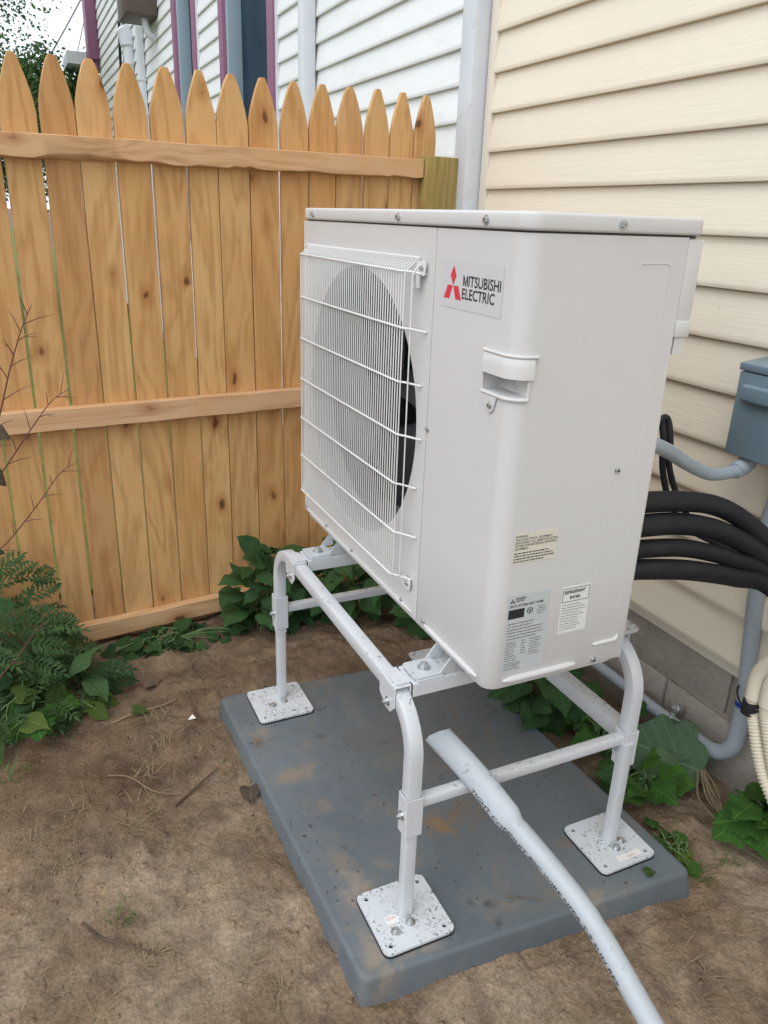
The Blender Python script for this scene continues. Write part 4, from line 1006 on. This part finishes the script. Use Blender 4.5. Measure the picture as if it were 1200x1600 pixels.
# dried seed stalk at the left edge
ds = thing('dried_seed_stalk', 'dry reddish branching seed stalks at the left edge', 'weed', (-1.01, 1.0, 0))
def branchy(pts, r0, side_n, sl, seed):
    rnd = random.Random(seed); m_ = MB(); P = smooth_path(pts, 8); m_.tube(P, [r0*(1-.75*i/(len(P)-1)) for i in range(len(P))], 6)
    for k in range(side_n):
        i = int(len(P)*(.25+.72*k/side_n)); i = min(i, len(P)-2); T = (P[i+1]-P[i]).normalized(); s = 1 if k % 2 else -1
        perp = V((T.z, 0, -T.x)); d = (T*.8+perp*s*.8+V((0, rnd.uniform(-.4, .4), 0))).normalized(); l = sl*rnd.uniform(.55, 1.1)
        e_ = P[i]+d*l; m_.tube([P[i], P[i]+d*l*.5+V((0, 0, .003)), e_], [r0*.38, r0*.32, r0*.12], 5)
        if rnd.random() < .3: m_.tube([P[i]+d*l*.5, P[i]+d*l*.5+(d+perp*s*.9).normalized()*l*.45], [r0*.28, r0*.1], 5)
    return m_
branchy([(-1.02, 1.0, 0), (-.92, 1.0, .5), (-.80, 1.0, .80), (-.745, 1.0, .90), (-.70, 1.0, 1.03), (-.665, 1.0, 1.12), (-.635, 1.0, 1.18)], .0035, 15, .065, 1).build('stalk', 'stem_red', ds)
branchy([(-1.0, 1.02, .0), (-.92, 1.01, .45), (-.82, 1.0, .70), (-.74, 1.0, .80), (-.68, 1.0, .88), (-.62, 1.0, .955), (-.575, 1.0, .985)], .003, 13, .055, 2).build('stalk', 'stem_red', ds)
branchy([(-1.04, 1.0, .0), (-.95, 1.0, .3), (-.84, 1.0, .53), (-.75, 1.0, .62), (-.68, 1.0, .70), (-.62, 1.0, .775), (-.58, 1.0, .80)], .003, 11, .05, 3).build('stalk', 'stem_red', ds)
branchy([(-1.0, 1.0, .0), (-.92, .99, .12), (-.84, .98, .23), (-.775, .98, .30), (-.72, .98, .37), (-.69, .98, .39)], .0025, 7, .04, 4).build('stalk', 'stem_red', ds)
for p, k, s, d, nr in (((-.755, .99, .90), 'brown', .075, (1, -.1, -.5), (.2, -.9, .5)), ((-.775, .99, .80), 'brown', .085, (.8, -.1, -.75), (.3, -.9, .3)), ((-.80, .99, .81), 'dark', .07, (.9, 0, -.2), (0, -.8, .6)), ((-.80, .99, .60), 'dark', .06, (.9, 0, -.2), (0, -.7, .7)), ((-.80, .98, .45), 'dark', .07, (1, 0, .1), (0, -.7, .7)), ((-.795, .98, .905), 'dark', .05, (1, 0, .2), (0, -.7, .7))):
    inst('leaf', LM[k][1], ds, p, orient(d, nr), s*.62)

# ------------------------------------------------------------------ trees beyond the fence
def tree(label, x, y, h, cr, cz, nl, seed, leaf=.09):
    rnd = random.Random(seed); t = thing('tree', label, 'tree', (x, y, 0), 'trees beyond the fence')
    tr = MB(); tr.tube(smooth_path([(x, y, -.1), (x+.1, y, h*.3), (x-.05, y+.1, h*.6), (x, y, h*.9)], 6), [.16*(1-.8*i/18)+.02 for i in range(19)], 10)
    tr = tr.build('trunk', 'bark', t); cl = []
    for i in range(26):
        a = rnd.uniform(0, 2*PI); e_ = rnd.uniform(-.6, 1); r = cr*rnd.uniform(.45, 1.0)
        c = V((x+r*math.cos(a)*math.cos(e_), y+r*math.sin(a)*math.cos(e_), cz+r*math.sin(e_)*1.15)); cl.append((c, rnd.uniform(.22, .42)*cr))
        if i % 2 == 0:
            l_ = MB(); s0 = V((x, y, cz-cr*rnd.uniform(.2, .8))); l_.tube(smooth_path([s0, (s0+c)/2+V((0, 0, .15)), c], 4), [.05*(1-.8*j/8)+.006 for j in range(9)], 6); l_.build('limb', 'bark', tr)
    vs = []; fs = []
    for i in range(nl):
        c, r = rnd.choice(cl); q = V((rnd.gauss(0, .5), rnd.gauss(0, .5), rnd.gauss(0, .5)))*r+c
        d = V((rnd.uniform(-1, 1), rnd.uniform(-1, 1), rnd.uniform(-.9, .4))).normalized(); n_ = V((rnd.uniform(-1, 1), rnd.uniform(-1, 1), rnd.uniform(-.2, 1))); s = d.cross(n_).normalized(); L = leaf*rnd.uniform(.6, 1.2); k = len(vs)
        vs += [q, q+d*L*.5-s*L*.28, q+d*L, q+d*L*.5+s*L*.28]; fs += [(k, k+1, k+2, k+3)]
    MB().add(vs, fs).build('crown', 'leaf_tree', t, ang=180)
tree('large leafy tree at the upper left corner of the photo', -1.50, 10.5, 4.6, 1.55, 3.2, 42000, 1, .06)
tree('smaller tree behind the second and third pickets', .20, 13.2, 3.2, .85, 2.55, 16000, 2, .075)
tree('bushy tree farther left behind the fence', -3.6, 7.5, 3.4, 1.3, 2.0, 9000, 3)
tree('tree far behind the fence between the other trees', -.9, 16.5, 3.4, 1.3, 2.5, 16000, 5, .10)
# overhead wires
for a, c, r, lab in (((1.9, 13.0, 6.2), (.10, 13.0, 3.23), .012, 'thin overhead wire sloping down to the left behind the fence'), ((1.35, 14.5, 5.6), (.25, 14.5, 2.2), .009, 'thinner overhead wire closest to the white house')):
    a, c = V(a), V(c); P = [a.lerp(c, t/10)-V((0, 0, .10*math.sin(PI*t/10))) for t in range(13)]
    tag(MB().tube(P, r, 6).build('overhead_wire', 'cable', None, a), lab, 'wire', 'overhead wires')

# ------------------------------------------------------------------ loose bits on the soil
def twig(label, pts, r, m='straw'):
    P = [V((x, y, gz(x, y)+h)) for x, y, h in pts]; P = smooth_path(P, 5)
    return tag(MB().tube(P, [r*(1-.4*i/(len(P)-1)) for i in range(len(P))], 6).build('twig', m, None, P[0]), label, 'twig', 'twigs on the soil')
twig('long straight twig on the soil left of the pad', [(-.46, .62, .006), (-.40, .665, .008), (-.33, .715, .006)], .0035, 'bark')
twig('pale stalk with a curved end near the feathery weed', [(-.56, 1.02, .006), (-.50, 1.04, .012), (-.42, 1.06, .008), (-.37, 1.08, .006)], .0028)
twig('thin curved root on the bare soil at the left', [(-.60, .80, .004), (-.55, .76, .012), (-.50, .69, .010), (-.44, .66, .004)], .0022)
twig('straw stalk lying on the pad near its front edge', [(.12, .02, .066), (.16, .0, .066), (.19, -.02, .065)], .0012)
twig('dark bent twig at the lower left corner of the soil', [(-.70, .36, .004), (-.66, .29, .012), (-.62, .26, .008), (-.57, .22, .004)], .003, 'bark')
twig('pale stick on the soil right of the pad', [(.56, -.20, .005), (.62, -.17, .009), (.68, -.20, .005)], .0022)
b = MB(); b.prism([(-.36, .955, gz(-.35, .95)+.004), (-.338, .952, gz(-.35, .95)+.006), (-.345, .966, gz(-.35, .95)+.010)], (0, 0, .003)); tag(b.build('chip', 'chip', None, (-.35, .955, 0)), 'small white chip on the soil left of the pad', 'chip')
for p, k, s, d, lab in (((-.275, .60, .012), 'brown', .06, (-.2, -.9, .1), 'dead brown leaf against the left pad edge'), ((-.10, 1.03, .012), 'brown', .06, (.7, .3, .3), 'dry leaf behind the far left foot plate'), ((.44, -.045, .060), 'yellow', .028, (1, -.2, 0), 'tiny yellow leaf on the pad by the near right foot plate'), ((-.50, 1.05, .014), 'yellow', .045, (.9, -.3, 0), 'yellow leaf lying on the soil near the feathery weed'), ((-.45, 1.18, .015), 'brown', .06, (.9, .2, 0), 'brown curled leaf below the bottom fence rail')):
    p = V(p); p.z += gz(p.x, p.y) if not in_pad(p.x, p.y) else 0
    o = inst('fallen_leaf', LM[k][0], None, p, orient(d, (0, -.2, 1)), s); tag(o, lab, 'leaf', 'fallen leaves')
# uncountable litter: straw, grass tufts, clods
rnd = random.Random(11)
def blade_strip(vs, fs, p, d, L, w, lift, segs=3):
    s = V((-d.y, d.x, 0)).normalized()*w; k = len(vs)
    for i in range(segs+1):
        t = i/segs; q = p+d*L*t+V((0, 0, lift*math.sin(PI*min(1, t*.9))))
        vs += [q-s*(1-.8*t), q+s*(1-.8*t)]
    fs += [(k+2*i, k+2*i+1, k+2*i+3, k+2*i+2) for i in range(segs)]
vs = []; fs = []
for i in range(3200):
    x, y = rnd.uniform(-1.3, .9), rnd.uniform(-.7, 1.5)
    if in_pad(x, y, .005): continue
    if fbm(x, y, 1.8, 2)+.35*(x > .5) < rnd.uniform(-.5, .35): continue
    a = rnd.uniform(0, 2*PI); d = V((math.cos(a), math.sin(a), rnd.uniform(-.02, .1)))
    blade_strip(vs, fs, V((x, y, gz(x, y)+.002)), d, rnd.uniform(.012, .055), rnd.uniform(.0004, .001), rnd.uniform(.001, .012))
tag(MB().add(vs, fs).build('straw_litter', 'straw', ang=180), 'dry straw and root bits scattered over the bare soil', 'straw', kind='stuff')
vs = []; fs = []; vd_ = []; fd_ = []
tuf = [(-.55, .60, 0, 30, .05), (-.68, .70, 0, 20, .05), (-.58, .22, 0, 20, .05), (-.50, .32, 0, 16, .04), (-.78, .62, 0, 18, .05), (-.44, 1.0, 0, 26, .06), (-.36, .82, 0, 16, .05), (.22, -.22, 0, 20, .06), (.42, -.24, 0, 18, .05), (.70, -.05, 1, 18, .04), (-.90, .56, 0, 20, .06), (-.625, .34, 1, 18, .045), (-.82, .88, 1, 30, .06), (-.52, .66, 0, 26, .06), (-.50, .78, 0, 22, .06), (-.86, .38, 0, 22, .07), (-.60, .44, 0, 16, .05), (-.42, .12, 0, 22, .05), (-.37, .06, 0, 16, .05), (-.70, .12, 0, 14, .06), (.62, -.06, 1, 22, .05), (.58, -.02, 1, 16, .045), (.30, -.16, 0, 16, .05), (-.33, .46, 0, 14, .04), (-.45, .88, 0, 24, .06), (-.72, .52, 0, 16, .05), (-.30, .30, 0, 10, .03), (.10, -.20, 0, 12, .04), (-.48, .48, 0, 14, .05), (-.30, .70, 1, 10, .03)]
for x, y, gr, n_, L in tuf:
    for i in range(n_):
        a = rnd.uniform(0, 2*PI); px, py = x+rnd.gauss(0, .016), y+rnd.gauss(0, .016)
        d = V((math.cos(a), math.sin(a), rnd.uniform(.1, 1.1) if gr else rnd.uniform(0, .35))).normalized()
        blade_strip(vs if gr else vd_, fs if gr else fd_, V((px, py, gz(px, py)-.002)), d, L*rnd.uniform(.5, 1.2), rnd.uniform(.0008, .0016), .006, 4)
tag(MB().add(vs, fs).build('green_grass_tufts', 'grassblade', ang=180), 'sparse green grass tufts in the bare soil', 'grass', kind='stuff')
tag(MB().add(vd_, fd_).build('dry_grass_tufts', 'straw', ang=180), 'dry matted grass tufts in the bare soil', 'grass', kind='stuff')
vs = []; fs = []
for i in range(11000):
    x, y = rnd.uniform(-1.3, .9), rnd.uniform(-.7, 1.5)
    if in_pad(x, y, -.004) or fbm(x+2, y+6, 3.0, 2) < rnd.uniform(-.7, .5): continue
    r = min(.0075, .0012/(rnd.random()+.10)); k = len(vs); c = V((x, y, gz(x, y)+r*.05))
    for q in ((1, 0, 0), (-1, 0, 0), (0, 1, 0), (0, -1, 0), (0, 0, 1), (.7, .7, .5), (-.7, .6, .5)): vs.append(c+V([t*r*rnd.uniform(.45, 1.5)*(1 if i_ < 2 else .7) for i_, t in enumerate(q)]))
    fs += [(k, k+5, k+4), (k+5, k+2, k+4), (k+2, k+6, k+4), (k+6, k+1, k+4), (k+1, k+3, k+4), (k+3, k, k+4), (k, k+2, k+5), (k+2, k+1, k+6)]
tag(MB().add(vs, fs).build('soil_clods', 'soil', ang=180), 'small soil crumbs and pebbles on the ground', 'soil', kind='stuff')
# crumbs of soil on the pad
vs = []; fs = []
for i in range(240):
    x, y = rnd.uniform(-.24, .52), rnd.uniform(-.03, .93)
    if fbm(x*1.3+2, y, 3, 2) < rnd.uniform(-.2, .5): continue
    r = rnd.uniform(.0012, .0035); k = len(vs); c = V((x, y, .0553))
    for q in ((1, 0, 0), (-1, 0, 0), (0, 1, 0), (0, -1, 0), (0, 0, .8)): vs.append(c+V([t*r*rnd.uniform(.6, 1.4) for t in q]))
    fs += [(k, k+2, k+4), (k+2, k+1, k+4), (k+1, k+3, k+4), (k+3, k, k+4)]
tag(MB().add(vs, fs).build('pad_crumbs', 'bark', ang=180), 'dark soil crumbs scattered on the grey pad', 'soil', kind='stuff')
